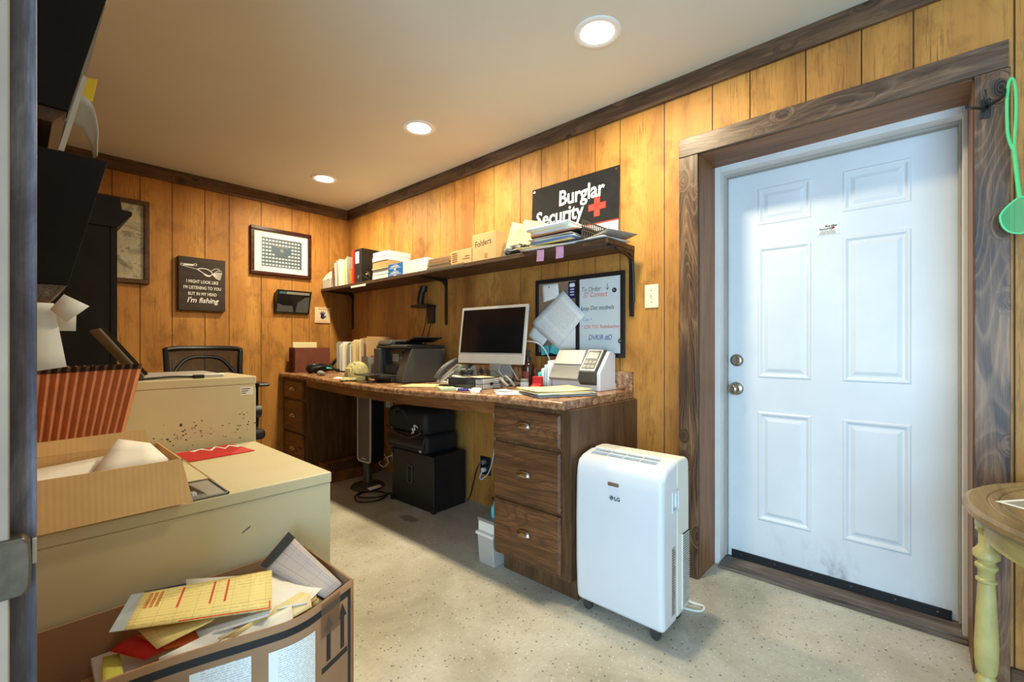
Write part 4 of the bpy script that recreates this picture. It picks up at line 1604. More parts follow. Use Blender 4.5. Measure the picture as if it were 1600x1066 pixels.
# two-tier letter tray and its papers
t = T('letter_tray', 'dark two-tier plastic letter tray with slotted end on the shelf', 'letter tray', (2.026, 1.42, SZ + 0.010))
for k, z0 in enumerate((0.004, 0.052)):
    b = B()
    b.box(-0.12, 0.125, -0.165, 0.165, z0, z0 + 0.003)
    b.box(0.122, 0.125, -0.165, 0.165, z0, z0 + 0.044)
    # slotted end wall toward the door
    b.box(-0.12, 0.125, -0.168, -0.164, z0, z0 + 0.010)
    b.box(-0.12, 0.125, -0.168, -0.164, z0 + 0.036, z0 + 0.044)
    for i in range(13):
        x = -0.12 + 0.245 * i / 12
        b.box(x - 0.003, x + 0.003, -0.168, -0.164, z0, z0 + 0.040)
    b.box(-0.12, 0.125, 0.164, 0.168, z0, z0 + 0.030)
    b.done('tray', M_DKGREY, t)
b = B()
for x in (-0.112, 0.118):
    for y in (-0.16, 0.16):
        b.cyl((x, y, 0), (x, y, 0.052), 0.005, seg=8)
b.done('riser', M_DKGREY, t)
random.seed(21)
pm = [(M_PAPER, 'white'), (M_GREY_CARD, 'grey'), (M_PAPER, 'white'), (M_CREAM, 'manila'), (plain('salmon_sheet', (222, 150, 110), 0.7), 'salmon'), (M_PRINT, 'printed'), (M_PAPER, 'white'), (M_CREAM2, 'cream'),
      (plain('blue_sheet', (110, 140, 196), 0.7), 'pale blue'), (M_PRINT, 'printed'), (M_PAPER, 'white'), (M_GREY_CARD, 'grey')]
zz = [0.0092 + 0.0046 * i for i in range(5)] + [0.0572 + 0.0046 * i for i in range(7)]
where = ['in the lower tray', 'in the upper tray']
ords = ['lowest', 'second', 'third', 'fourth', 'fifth', 'sixth', 'topmost']
for i, z0 in enumerate(zz):
    m, cn = pm[(i * 5 + 3) % 12]
    k = i if i < 5 else i - 5
    o = 'topmost' if (i == 4 or i == 11) else ords[k]
    lf = 0.0 if i < 5 else 0.12 + 0.05 * k
    s = sheet('paper_sheaf', f'{o} {cn} sheaf of papers {where[0 if i < 5 else 1]} of the shelf', 'papers', 0.245 + random.uniform(-0.01, 0.02), 0.275 + random.uniform(-0.015, 0.02), (2.004 - 0.006 * k, 1.435 + random.uniform(-0.012, 0.012), SZ + 0.010 + z0), (random.uniform(-0.012, 0.012), 0, random.uniform(-0.11, 0.11)), m, 'papers in the shelf letter tray', curl2=0.10 * lf, curl=0.12 * lf, thick=0.0034)
# loose papers poking out over the shelf edge
sheet('manila_folder', 'manila folder lying flat at the shelf front below the letter tray', 'folder', 0.24, 0.30, (2.00, 1.535, SZ + 0.0068), (0, 0, R(14)), M_CREAM, thick=0.003)
sheet('loose_paper', 'white sheet lying under the letter tray at the shelf front', 'papers', 0.23, 0.34, (2.018, 1.50, SZ + 0.0035), (0, 0, R(8)), M_PAPER, thick=0.002)
sheet('loose_paper', 'printed sheet lying flat near the right end of the shelf', 'papers', 0.22, 0.28, (2.03, 1.255, SZ + 0.0085), (R(1.5), 0, R(-8)), M_PRINT, thick=0.002, curl2=0.03)
sheet('loose_paper', 'grey sheet curling over the right end of the shelf', 'papers', 0.21, 0.27, (2.045, 1.215, SZ + 0.020), (R(-3.5), 0, R(-14)), M_GREY_CARD, thick=0.001, curl2=0.14)
# two pink notes stuck to the shelf edge
for i, y in enumerate((1.535, 1.405)):
    t = sheet('sticky_note', ('left' if i == 0 else 'right') + ' of two pink sticky notes hanging from the shelf edge', 'sticky note', 0.050, 0.062, (0, 0, 0), mat=M_PINK, group='pink notes on the shelf edge', curl2=0.15, thick=0.0004,
              M=WR(y, SZ - 0.036, SX - 0.0035) @ Matrix.Rotation(R(-3 + 2 * i), 4, 'Z'))

# security company sign leaning on the wall behind the trays
t = T('security_sign', 'black Burglar Security sign with red cross leaning on the wall above the shelf', 'sign', M=WR(1.811, 1.6405, 2.174) @ Matrix.Rotation(R(-2.4), 4, 'X'))
bx('sign_board', M_SIGNBLACK, t, 0, 0.608, 0, 0.450, 0, 0.004, 0.0008)
bx('white_band', M_WHITE, t, 0.0, 0.608, 0.0, 0.150, 0.004, 0.0046)
bx('red_stripe', M_REDCROSS, t, 0.0, 0.608, 0.150, 0.158, 0.004, 0.0048)
text('Burglar', 0.128, M_WHITE, t, L(0.205, 0.307, 0.0046), bold=0.0024, depth=0.0005, wide=0.86, spacing=0.97)
text('Security', 0.128, M_WHITE, t, L(0.035, 0.208, 0.0046), bold=0.0024, depth=0.0005, wide=0.86, spacing=0.97)
b = B()
b.box(0.418, 0.528, 0.232, 0.268, 0.0042, 0.0052)
b.box(0.455, 0.491, 0.195, 0.305, 0.0042, 0.0052)
b.done('cross', M_REDCROSS, t)
b = B()
for x, y in ((0.59, 0.432), (0.018, 0.432)):
    b.cyl((x, y, 0.004), (x, y, 0.0052), 0.006, seg=14)
b.done('grommet', M_NICKEL, t)

# ------------------------------------------------------------------ right wall below the shelf
t = T('memo_board', 'black-framed half corkboard half whiteboard hanging under the shelf', 'board', M=WR(1.785, 1.048, 2.1995))
b = B()
BW, BH = 0.612, 0.470
for x0, x1, y0, y1 in ((0, BW, 0, 0.024), (0, BW, BH - 0.024, BH), (0, 0.024, 0.024, BH - 0.024), (BW - 0.024, BW, 0.024, BH - 0.024), (0.300, 0.326, 0.024, BH - 0.024)):
    b.box(x0, x1, y0, y1, 0, 0.016)
b.done('frame', M_BLACKPL, t, bevel=0.002)
bx('cork_panel', M_CORK, t, 0.024, 0.300, 0.024, BH - 0.024, 0.0, 0.009)
wbp = bx('whiteboard_panel', M_WBOARD, t, 0.326, BW - 0.024, 0.024, BH - 0.024, 0.0, 0.010)
M_FAINT = plain('faded_marker', (104, 112, 118), 0.6)
for s, x, y, sz, m in (('To Order', 0.336, 0.372, 0.040, M_FAINT), ('ST Connect', 0.350, 0.340, 0.040, M_INKRED), ('keep Det modvels', 0.334, 0.266, 0.036, M_INK), ('Con +', 0.345, 0.205, 0.03, plain('faint_ink', (150, 160, 200), 0.6)), ('* LDV 7101 Rebekwitter *', 0.338, 0.162, 0.030, M_INKRED), ('DVKIR #D', 0.385, 0.098, 0.042, M_BLUEINK)):
    text(s, sz, m, wbp, L(x, y, 0.0104), name='handwriting', depth=0.0002, wide=0.80, shear=0.2)
b = B()
b.tube([(0.508, 0.408, 0.0106), (0.508, 0.375, 0.0106)], 0.0014, smooth=0)
b.tube([(0.498, 0.385, 0.0106), (0.508, 0.374, 0.0106), (0.518, 0.386, 0.0106)], 0.0014, smooth=0)
b.done('arrow_mark', M_INK, wbp)
for i, (y, z) in enumerate(((1.233, 1.416), (1.197, 1.139))):
    t = T('magnet', ('upper' if i == 0 else 'lower') + ' round black magnet on the whiteboard', 'magnet', M=WR(y, z, 2.1893), group='whiteboard magnets')
    b = B()
    b.lathe([(0.0125, 0), (0.0125, 0.006), (0.010, 0.008), (0.001, 0.008)], seg=20)
    b.done('magnet_body', M_BLACKPL, t, smooth=True)
    b = B()
    b.cyl((0, 0, 0.008), (0, 0, 0.0088), 0.006, seg=14)
    b.done('center_dot', M_MIDGREY, t)


def pinned(name, label, corners, x, mat, pin=None, cat='paper', bow=0.0, su=0.216, sv=0.279):
    pts = [(x, y, z) for y, z in corners]
    o = quad_sheet(name, label, cat, pts, mat, bow=bow, normal=(-1, 0, 0), su=su, sv=sv)
    if pin:
        b = B()
        b.ball(Vector((x - 0.004, pin[0], pin[1])) - o.location, 0.0045, seg=10, rings=6)
        b.done('push_pin', pin[2], o, smooth=True)
    return o


pinned('pinned_note', 'small grey-white note pinned at the top left of the corkboard', [(1.737, 1.487), (1.612, 1.487), (1.603, 1.402), (1.726, 1.378)], 2.187, M_PAPER, (1.676, 1.468, M_NAVY), bow=0.004)
pinned('pinned_paper', 'plain white sheet pinned low on the corkboard behind the tilted letter', [(1.640, 1.26), (1.468, 1.26), (1.462, 1.094), (1.634, 1.088)], 2.187, M_PAPER, (1.472, 1.106, M_BLUEINK))
pinned('pinned_paper', 'blank white sheet slanting past the left edge of the memo board', [(1.765, 1.265), (1.655, 1.185), (1.728, 1.106), (1.850, 1.176)], 2.180, M_PAPER)
pinned('pinned_letter', 'large printed letter pinned at a slant across the corkboard', [(1.564, 1.440), (1.412, 1.289), (1.606, 1.095), (1.814, 1.250)], 2.174, M_PRINT, (1.564, 1.428, M_GREEN), bow=0.006)
t = T('label_card', 'narrow dark navy card pinned at the top right of the corkboard', 'card', M=WR(1.538, 1.390, 2.189))
bx('card_sheet', M_NAVY, t, 0, 0.055, 0, 0.097, 0, 0.0008)
b = B()
b.box(0.012, 0.043, 0.066, 0.088, 0.0008, 0.0011)
b.box(0.008, 0.047, 0.072, 0.080, 0.0008, 0.0012)
for z in (0.05, 0.034, 0.018):
    b.box(0.014, 0.041, z, z + 0.006, 0.0008, 0.0011)
b.done('print', M_WHITE, t)
for i, (y, z) in enumerate(((1.705, 1.084), (1.632, 1.090))):
    sheet('sticky_note', ('left' if i == 0 else 'right') + ' of two teal sticky notes at the bottom of the corkboard', 'sticky note', 0.062, 0.054, (0, 0, 0), mat=M_TEAL, group='teal notes on the board', curl2=0.1, thick=0.0004,
          M=WR(y, z, 2.178) @ Matrix.Rotation(R(10 - 22 * i), 4, 'Z'))

t = T('light_switch', 'ivory wall light switch between the memo board and the door', 'light switch', M=WR(1.062, 1.308, 2.2))
bx('plate', M_IVORY, t, 0, 0.074, 0, 0.120, 0, 0.006, 0.003)
b = B()
b.box(0.031, 0.043, 0.046, 0.074, 0.005, 0.0075)
b.prism([(0.056, 0.006), (0.068, 0.006), (0.072, 0.016), (0.066, 0.016)], 0.033, 0.041, 'x')
b.done('toggle', M_IVORY, t)
b = B()
for y in (0.030, 0.090):
    b.cyl((0.037, y, 0.005), (0.037, y, 0.0072), 0.003, seg=8)
b.done('screw', M_BRASS, t)

# black handset bracket on the wall
t = T('wall_phone_cradle', 'black wall cradle holding an upright handset above the printer', 'phone', M=WR(2.90, 1.42, 2.2))
b = B()
b.box(0.03, 0.10, -0.135, 0.0, 0, 0.03)
b.prism([(0.0, 0.0), (0.05, 0.0), (0.06, 0.10), (0.0, 0.10)], -0.09, 0.11, 'x', M=Matrix.Rotation(R(0), 4, 'X') @ Matrix(((1, 0, 0, 0), (0, 0.35, 0, -0.01), (0, 0, 1, 0), (0, 0, 0, 1))))
b.done('bracket', M_BLACKPL, t, bevel=0.004)
b = B()
b.tube([(-0.03, 0.02, 0.05), (-0.022, 0.08, 0.05), (0.0, 0.14, 0.045)], 0.026, seg=12)
b.tube([(-0.006, 0.12, 0.04), (0.003, 0.16, 0.04)], 0.03, seg=12, smooth=0)
b.done('handset', M_BLACKPL, t, smooth=True)
b = B()
b.tube([(0.05, -0.13, 0.01), (0.02, -0.22, 0.01), (-0.05, -0.34, 0.008), (-0.09, -0.42, 0.006)], 0.003)
b.tube([(0.02, -0.01, 0.02), (-0.02, -0.14, 0.01), (-0.10, -0.32, 0.008), (-0.15, -0.42, 0.006)], 0.003)
b.done('cord', M_BLACKPL, t, smooth=True)

# ------------------------------------------------------------------ back wall pictures
t = T('framed_map', 'brown-framed old map print partly behind the black bookcase', 'picture', M=WB(-0.02, 1.557))
MW, MH = 0.676, 0.597
b = B()
for x0, x1, y0, y1 in ((0, MW, 0, 0.032), (0, MW, MH - 0.032, MH), (0, 0.032, 0.032, MH - 0.032), (MW - 0.032, MW, 0.032, MH - 0.032)):
    b.box(x0, x1, y0, y1, 0, 0.025)
b.done('frame', M_WALNUT, t, bevel=0.004)
bx('map_sheet', M_MAP, t, 0.032, MW - 0.032, 0.032, MH - 0.032, 0, 0.010)

t = T('fishing_sign', "dark wooden plaque reading I'm fishing with a painted lure", 'sign', M=WB(0.824, 1.382))
bx('board', M_SIGNWOOD, t, 0, 0.308, 0, 0.408, 0, 0.036, 0.002)
for s, y, sz, wd in (('I MIGHT LOOK LIKE', 0.212, 0.034, 0.70), ("I'M LISTENING TO YOU", 0.165, 0.034, 0.70), ('BUT IN MY HEAD', 0.118, 0.034, 0.72), ("I'm fishing", 0.062, 0.056, 0.92)):
    text(s, sz, M_WHITE, t, L(0.154, y, 0.0362), align='CENTER', bold=0.0005 if sz < 0.05 else 0.0010, depth=0.0004, wide=wd, shear=0.0 if sz < 0.05 else 0.25)
b = B()
zt = 0.0366
# swivel, wire and a hook-tailed lure
for cx, cy in ((0.022, 0.345), (0.105, 0.352)):
    b.tube([(cx + 0.010 * math.cos(a), cy + 0.008 * math.sin(a), zt) for a in [2 * math.pi * i / 14 for i in range(15)]], 0.0022, smooth=0, seg=6)
b.box(0.034, 0.094, 0.340, 0.354, 0.0355, 0.0370)
b.tube([(0.025, 0.336, zt), (0.07, 0.327, zt), (0.12, 0.318, zt)], 0.0022, seg=6)
b.tube([(0.118, 0.318, zt), (0.150, 0.328, zt), (0.19, 0.322, zt), (0.215, 0.300, zt), (0.212, 0.282, zt), (0.19, 0.276, zt), (0.16, 0.290, zt), (0.118, 0.318, zt)], 0.0038, seg=6)
b.tube([(0.16, 0.286, zt), (0.18, 0.272, zt), (0.205, 0.272, zt)], 0.005, seg=6)
for k in range(7):
    b.tube([(0.215, 0.292, zt), (0.245, 0.302 - 0.007 * k, zt), (0.285 - 0.002 * k, 0.305 - 0.009 * k, zt)], 0.0026, seg=6)
b.tube([(0.21, 0.315, zt), (0.24, 0.335, zt), (0.265, 0.332, zt), (0.268, 0.318, zt)], 0.0022, seg=6)
b.tube([(0.235, 0.308, zt), (0.262, 0.322, zt), (0.283, 0.318, zt)], 0.0022, seg=6)
b.done('painted_lure', M_WHITE, t)

t = T('framed_group_photo', 'mahogany-framed class picture of many small portraits on the back wall', 'picture', M=WB(1.320, 1.716))
PW, PH = 0.508, 0.408
b = B()
for x0, x1, y0, y1 in ((0, PW, 0, 0.030), (0, PW, PH - 0.030, PH), (0, 0.030, 0.030, PH - 0.030), (PW - 0.030, PW, 0.030, PH - 0.030)):
    b.box(x0, x1, y0, y1, 0, 0.028)
b.done('frame', M_MAHOG, t, bevel=0.005)
bx('mat_board', M_PAPER, t, 0.030, PW - 0.030, 0.030, PH - 0.030, 0, 0.008)
pr = bx('print', M_BLUEGREY, t, 0.090, PW - 0.082, 0.078, PH - 0.082, 0.008, 0.0092)
b = B()
h = B()
for r in range(8):
    for c in range(12):
        if 2 <= r <= 4 and 3 + (r == 4) <= c <= 8 - (r == 4):
            continue
        x = 0.104 + c * 0.0268
        y = PH - 0.100 - r * 0.0298
        b.prism([(x - 0.009, y - 0.011), (x + 0.009, y - 0.011), (x + 0.008, y - 0.001), (x, y + 0.004), (x - 0.008, y - 0.001)], 0.0092, 0.0096, 'z')
        h.cyl((x, y + 0.004, 0.0092), (x, y + 0.004, 0.0099), 0.0045, seg=7)
# the rows of tiny portraits are one printed picture
pa = b.done('portrait_rows', M_WHITE, pr)
pb = h.done('portrait_heads', plain('portrait_tone', (120, 92, 74), 0.6), pr)
pa['kind'] = 'stuff'
pb['kind'] = 'stuff'
b = B()
b.box(0.185, 0.325, 0.262, 0.268, 0.0092, 0.0098)
b.box(0.205, 0.305, 0.252, 0.256, 0.0092, 0.0098)
b.cyl((0.255, 0.225, 0.0092), (0.255, 0.225, 0.0098), 0.015, seg=20)
b.done('title', M_MIDGREY, pr)

# smoked wall pocket
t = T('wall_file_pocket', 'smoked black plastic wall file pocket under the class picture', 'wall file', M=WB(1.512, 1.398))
b = B()
b.box(0.0, 0.290, 0.01, 0.175, 0.0, 0.003)
b.prism([(0.0, 0.0), (0.02, 0.0), (0.085, 0.20), (0.0, 0.165)], 0.0, 0.003, 'x', M=Matrix(((1, 0, 0, 0), (0, 0, 1, 0), (0, 1, 0, 0), (0, 0, 0, 1))))
b.prism([(0.0, 0.0), (0.02, 0.0), (0.085, 0.20), (0.0, 0.165)], 0.287, 0.290, 'x', M=Matrix(((1, 0, 0, 0), (0, 0, 1, 0), (0, 1, 0, 0), (0, 0, 0, 1))))
b.done('pocket_sides', M_SMOKE, t)
fm = Matrix.Translation((0, 0.0, 0.02)) @ Matrix.Rotation(R(18), 4, 'X')
b = B()
b.box(0.0, 0.290, 0.0, 0.207, 0.0, 0.003, None, fm)
b.done('front_panel', M_GLASS_DK, t)
b = B()
for x0, x1, y0, y1 in ((0, 0.29, 0, 0.008), (0, 0.29, 0.199, 0.207), (0, 0.008, 0, 0.207), (0.282, 0.29, 0, 0.207)):
    b.box(x0, x1, y0, y1, 0.003, 0.006, None, fm)
b.done('rim', M_BLACKPL, t)
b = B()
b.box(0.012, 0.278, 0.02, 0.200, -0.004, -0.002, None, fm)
b.done('reflection_sheet', M_PAPER, t)  # sheet added for the pale reflection in the panel
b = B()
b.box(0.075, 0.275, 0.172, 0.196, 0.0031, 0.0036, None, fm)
b.done('pale_reflection', M_GREY_CARD, t)  # pale reflection painted along the top of the panel
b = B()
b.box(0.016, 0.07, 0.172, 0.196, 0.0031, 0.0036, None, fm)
b.done('teal_reflection', plain('dull_teal', (70, 110, 116), 0.4), t)  # teal end of the same painted reflection
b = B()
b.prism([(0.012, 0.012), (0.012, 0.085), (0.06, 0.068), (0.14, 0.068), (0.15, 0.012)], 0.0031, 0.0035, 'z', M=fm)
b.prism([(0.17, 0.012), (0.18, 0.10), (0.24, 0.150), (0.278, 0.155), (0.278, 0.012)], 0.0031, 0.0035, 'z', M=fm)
b.done('grey_reflection', plain('reflection_grey', (88, 88, 88), 0.3), t)  # grey parts of the reflection, put on the panel as colour

t = T('handprint_tile', 'small cream tile with a blue child handprint on the back wall', 'tile', M=WB(1.866, 1.322))
bx('tile', M_TILE, t, 0, 0.145, 0, 0.145, 0, 0.010, 0.002)
b = B()
zt = 0.0106
b.cyl((0.072, 0.056, 0.0098), (0.072, 0.056, zt), 0.020, seg=16)
for a, ln in ((62, 0.046), (84, 0.052), (104, 0.050), (124, 0.044)):
    dx, dy = math.cos(R(a)), math.sin(R(a))
    b.tube([(0.072 + dx * 0.012, 0.058 + dy * 0.012, zt - 0.0002), (0.072 + dx * ln, 0.058 + dy * ln, zt - 0.0002)], 0.0048, seg=6, smooth=0)
b.tube([(0.085, 0.05, zt - 0.0002), (0.104, 0.066, zt - 0.0002)], 0.005, seg=6, smooth=0)
b.done('handprint', M_NAVY, t)
b = B()
random.seed(2)
for k in range(9):
    b.box(0.034 + k * 0.009, 0.040 + k * 0.009, 0.124, 0.124 + random.uniform(0.006, 0.012), 0.0098, 0.0105)
for k in range(12):
    b.box(0.012 + k * 0.0105, 0.018 + k * 0.0105, 0.012, 0.012 + random.uniform(0.004, 0.009), 0.0098, 0.0105)
b.done('red_marks', M_REDORANGE, t)

# ------------------------------------------------------------------ on the worktop, far end to near end
E_ = 0.0006


def on(x, y, dz=0.0):
    return (x, y, ctz(x, y) + E_ + dz)


t = T('file_box', 'red-brown fibreboard file box at the far left end of the worktop', 'file box', (1.745, 4.03, CT + E_), R(-4))
b = B()
b.box(-0.135, 0.165, -0.075, -0.071, 0, 0.215)
b.box(-0.135, 0.165, 0.071, 0.075, 0, 0.215)
b.box(-0.135, -0.131, -0.075, 0.075, 0, 0.215)
b.box(0.161, 0.165, -0.075, 0.075, 0, 0.215)
b.box(-0.135, 0.165, -0.075, 0.075, 0, 0.004)
b.done('box_shell', M_BROWNBOX, t, bevel=0.001)
b = B()
for y in (-0.045, -0.015, 0.015, 0.045):
    b.cyl((-0.134, y, 0.0), (-0.134, y, 0.216), 0.006, seg=8)
b.done('gusset', plain('dark_gusset', (70, 34, 24), 0.6), t, smooth=True)
bx('folder_inside', M_CREAM2, t, -0.12, 0.085, 0.02, 0.026, 0.006, 0.262, 0.004)

t = T('camera_bag', 'bundle of black straps and pouch with a teal tag in front of the file box', 'pouch', on(1.75, 3.80))
b = B()
b.ball((-0.01, 0, 0.035), 0.04, 2.4, 1.5, 0.85, seg=24, rings=14)
b.ball((-0.08, 0.01, 0.04), 0.036, 0.9, 1.2, 1.1, seg=16, rings=10)
random.seed(5)
for v in b.bm.verts:
    v.co += Vector((random.uniform(-1, 1), random.uniform(-1, 1), random.uniform(-1, 1))) * 0.004
    v.co.z = max(v.co.z, 0.0)
b.done('pouch_body', M_BLACKMATTE, t, smooth=True)
b = B()
b.tube([(-0.10, -0.04, 0.02), (-0.05, -0.07, 0.05), (0.03, -0.065, 0.06), (0.10, -0.05, 0.03), (0.15, -0.03, 0.02), (0.16, 0.02, 0.01)], 0.010)
b.tube([(-0.11, -0.02, 0.05), (-0.09, -0.06, 0.07), (-0.02, -0.06, 0.075), (0.05, -0.03, 0.06)], 0.008)
b.done('strap', M_BLACKPL, t, smooth=True)
b = B()
b.obox((0.045, -0.066, 0.048), (0.055, 0.006, 0.024), (R(-25), 0, R(12)))
b.done('teal_tag', M_TEAL, t)
t = T('phone_handset', 'grey-brown flat handset lying at the worktop edge before the black pouch', 'handset', on(1.665, 3.60), R(-20))
b = B()
b.obox((0, 0, 0.012), (0.055, 0.165, 0.022))
b.ball((0, 0.07, 0.018), 0.022, 1.1, 1, 0.6)
b.ball((0, -0.07, 0.018), 0.022, 1.1, 1, 0.6)
b.done('handset_body', M_MIDGREY, t, smooth=True, bevel=0.006)
t = T('stapler', 'long black stapler tilted up against the wire file sorter', 'stapler', (1.98, 4.00, CT + E_), R(0))
b = B()
b.obox((0.0, 0, 0.012), (0.20, 0.03, 0.014), (0, R(-3), 0))
b.done('base', M_BLACKPL, t, bevel=0.003)
b = B()
b.obox((0.0, 0, 0.088), (0.21, 0.026, 0.026), (0, R(-46), 0))
b.cyl((-0.072, -0.016, 0.014), (-0.072, 0.016, 0.014), 0.014, seg=12)
b.done('arm', M_BLACKPL, t, bevel=0.004)

# wire sorter filled with folders: all stand across the worktop, one behind the other along it
t = T('wire_file_sorter', 'wire file sorter with looped dividers at the back of the worktop', 'file sorter', (2.02, 3.62, CT - 0.004))
b = B()
for x in (-0.085, 0.085):
    b.tube([(x, 0.27, 0.008), (x, -0.27, 0.008)], 0.004, smooth=0)
b.done('base_rail', M_BLACKIRON, t, smooth=True)
for i in range(6):
    y = 0.255 - i * 0.096
    b = B()
    b.tube([(-0.082, y, 0.008), (-0.080, y, 0.11), (-0.066, y, 0.146), (-0.04, y, 0.155), (0.04, y, 0.155), (0.066, y, 0.146), (0.080, y, 0.11), (0.082, y, 0.008)], 0.0035)
    b.done('divider', M_BLACKIRON, t, smooth=True)
fl = [('curved grey sheaf at the very front of the wire sorter', M_GREY_CARD, 0.27), ('white folder second in the wire file sorter', M_PAPER, 0.25), ('printed white folder with orange tab in the wire sorter', M_PAPER, 0.268), ('pale cream folder among the first in the wire sorter', M_CREAM2, 0.258),
      ('folder with a green-blue edge in the wire file sorter', plain('teal_edge_card', (96, 120, 116), 0.6), 0.262), ('white folder just after the blue-edged one in the sorter', M_PAPER, 0.255), ('cream folder halfway along the wire file sorter', M_CREAM, 0.272), ('orange-cream folder right of the middle of the sorter', M_CREAM, 0.266),
      ('tall manila folder with frayed top in the wire sorter', M_CREAM2, 0.278), ('tan folder near the printer end of the wire sorter', M_CARDPALE, 0.286), ('brownish tall folder next to last in the wire sorter', M_CARDPALE, 0.296), ('kraft folder last in the wire sorter beside the printer', M_CARDPALE, 0.282)]
random.seed(14)
for i, (lb, m, h) in enumerate(fl):
    y = 3.62 + 0.255 - 0.096 * (i // 2) - (0.031 if i % 2 == 0 else 0.064)
    upright('file_folder', lb, 'folder', 1.93 + random.uniform(-0.01, 0.012), 2.165, y, 0.022, CT + 0.013, h - 0.015 + 0.014 * (i > 5), m, R(-1.2 + random.uniform(-0.8, 0.8)), tab=(i % 3 == 2), group=None)
t = T('magazine_file', 'grey cut-away magazine file with papers beside the printer', 'magazine file', on(1.945, 3.18, 0.001), R(2))
b = B()
side = [(-0.12, 0), (-0.125, 0.075), (-0.135, 0.165), (0.0, 0.150), (0.13, 0.145), (0.13, 0.0)]
b.prism(side, -0.045, -0.042, 'y')
b.prism(side, 0.042, 0.045, 'y')
b.box(-0.12, 0.13, -0.045, 0.045, 0, 0.003)
b.prism([(-0.123, 0), (-0.126, 0.075), (-0.137, 0.165), (-0.134, 0.165), (-0.123, 0.075), (-0.120, 0)], -0.045, 0.045, 'y')
b.done('box_shell', M_GREY_CARD, t)
bx('white_sheet', M_PAPER, t, -0.11, 0.11, -0.03, 0.0, 0.005, 0.158)
b = B()
b.box(-0.06, 0.10, 0.005, 0.035, 0.005, 0.17)
b.done('red_sheet', M_RED, t)
sheet('index_card', 'small white card lying on the worktop left of the camouflage cap', 'card', 0.075, 0.12, on(1.655, 3.29, 0.0008), (0, R(-2.4), R(6)), M_PAPER)

t = T('camouflage_cap', 'camouflage cap with mesh crown lying on the worktop before the magazine file', 'cap', on(1.69, 3.075, 0.001), R(12))
t.scale = (1.06, 1.06, 1.06)
b = B()
prof = []
for i in range(9):
    a = math.pi / 2 * i / 8
    prof.append((0.082 * math.cos(a) ** 0.8 + 0.001, 0.028 + 0.10 * math.sin(a)))
b.lathe([(0.082, 0.0)] + prof, seg=28)
b.done('crown', M_CAMO, t, smooth=True)
b = B()
b.grid(lambda u, v: Vector((-0.060 - 0.07 * v * math.sin(math.pi * (0.08 + 0.84 * u)), (u - 0.5) * 0.145, 0.030 - 0.024 * v - 0.014 * (2 * u - 1) ** 2 * (1 - v))), 14, 5)
b.done('brim', M_CAMO, t, smooth=True, thick=0.003)
b = B()
b.box(-0.079, -0.070, -0.026, 0.026, 0.045, 0.085)
b.done('front_patch', M_CREAM, t, bevel=0.004)

# multifunction printer ---------------------------------------------
t = T('multifunction_printer', 'large black multifunction printer with document feeder on the worktop', 'printer', on(1.752, 2.590, 0.003), R(-8))
t.scale = (1.0, 1.06, 1.06)
# local x runs into the wall, local y to the left along the front
PW_, PD = 0.45, 0.335
b = B()
b.prism([(0.0, 0.0), (0.0, 0.035), (0.065, 0.205), (0.075, 0.222), (PD, 0.222), (PD, 0.0)], 0.0, 0.10, 'y')
b.prism([(0.065, 0.0), (0.065, 0.222), (PD, 0.222), (PD, 0.0)], 0.10, 0.36, 'y')
b.prism([(0.0, 0.0), (0.0, 0.222), (PD, 0.222), (PD, 0.0)], 0.36, PW_, 'y')
b.done('body', M_DKGREY, t, bevel=0.008, seg=3)
b = B()
b.prism([(0.058, 0.115), (0.064, 0.115), (0.064, 0.205), (0.050, 0.205)], 0.10, 0.36, 'y')
pn = b.done('control_panel', M_GLASS_DK, t, bevel=0.002)
bx('display', M_LCD, pn, 0.045, 0.056, 0.15, 0.23, 0.135, 0.185)
b = B()
b.box(0.03, 0.064, 0.13, 0.34, 0.052, 0.100)
b.done('paper_slot', M_BLACKMATTE, t)
b = B()
b.box(-0.10, 0.065, 0.11, 0.37, 0.026, 0.046)
b.box(-0.20, -0.08, 0.15, 0.33, 0.046, 0.054)
b.box(-0.03, 0.065, 0.10, 0.37, 0.0, 0.030)
b.done('output_tray', M_BLACKPL, t, bevel=0.006)
b = B()
b.prism([(0.02, 0.222), (0.02, 0.238), (0.04, 0.248), (PD, 0.246), (PD, 0.222)], 0.0, PW_, 'y')
b.done('scanner_lid', M_BLACKPL, t, bevel=0.006)
b = B()
b.prism([(0.02, 0.246), (0.04, 0.276), (0.12, 0.282), (0.30, 0.280), (0.315, 0.262), (0.315, 0.246)], 0.24, PW_ - 0.005, 'y')
b.done('document_feeder', M_DKGREY, t, bevel=0.010, seg=3)
b = B()
b.prism([(0.24, 0.262), (0.24, 0.270), (0.10, 0.272), (-0.04, 0.298), (-0.05, 0.294), (0.08, 0.262)], 0.07, 0.29, 'x')
b.done('feeder_tray', M_BLACKPL, t, bevel=0.003)
# flat things in front
quad_sheet('manila_folder', 'closed manila folder lying flat before the black printer', 'folder', [on(1.755, 2.475, 0.004), on(1.865, 2.29, 0.004), on(1.725, 2.12, 0.004), on(1.59, 2.40, 0.004)], M_CREAM, thick=0.006)
t = T('keys', 'small bunch of dark keys at the edge of the manila folder', 'keys', on(1.765, 2.20, 0.0085))
b = B()
b.tube([(0.012 * math.cos(a), 0.012 * math.sin(a), 0.002) for a in [2 * math.pi * i / 12 for i in range(13)]], 0.0016, smooth=0, seg=6)
b.done('ring', M_NICKEL, t, smooth=True)
b = B()
b.box(0.010, 0.045, -0.004, 0.004, 0, 0.003)
b.box(-0.05, -0.012, -0.018, -0.010, 0, 0.003)
b.box(-0.02, 0.02, -0.05, -0.012, 0, 0.008)
b.done('key_blade', M_BLACKPL, t)

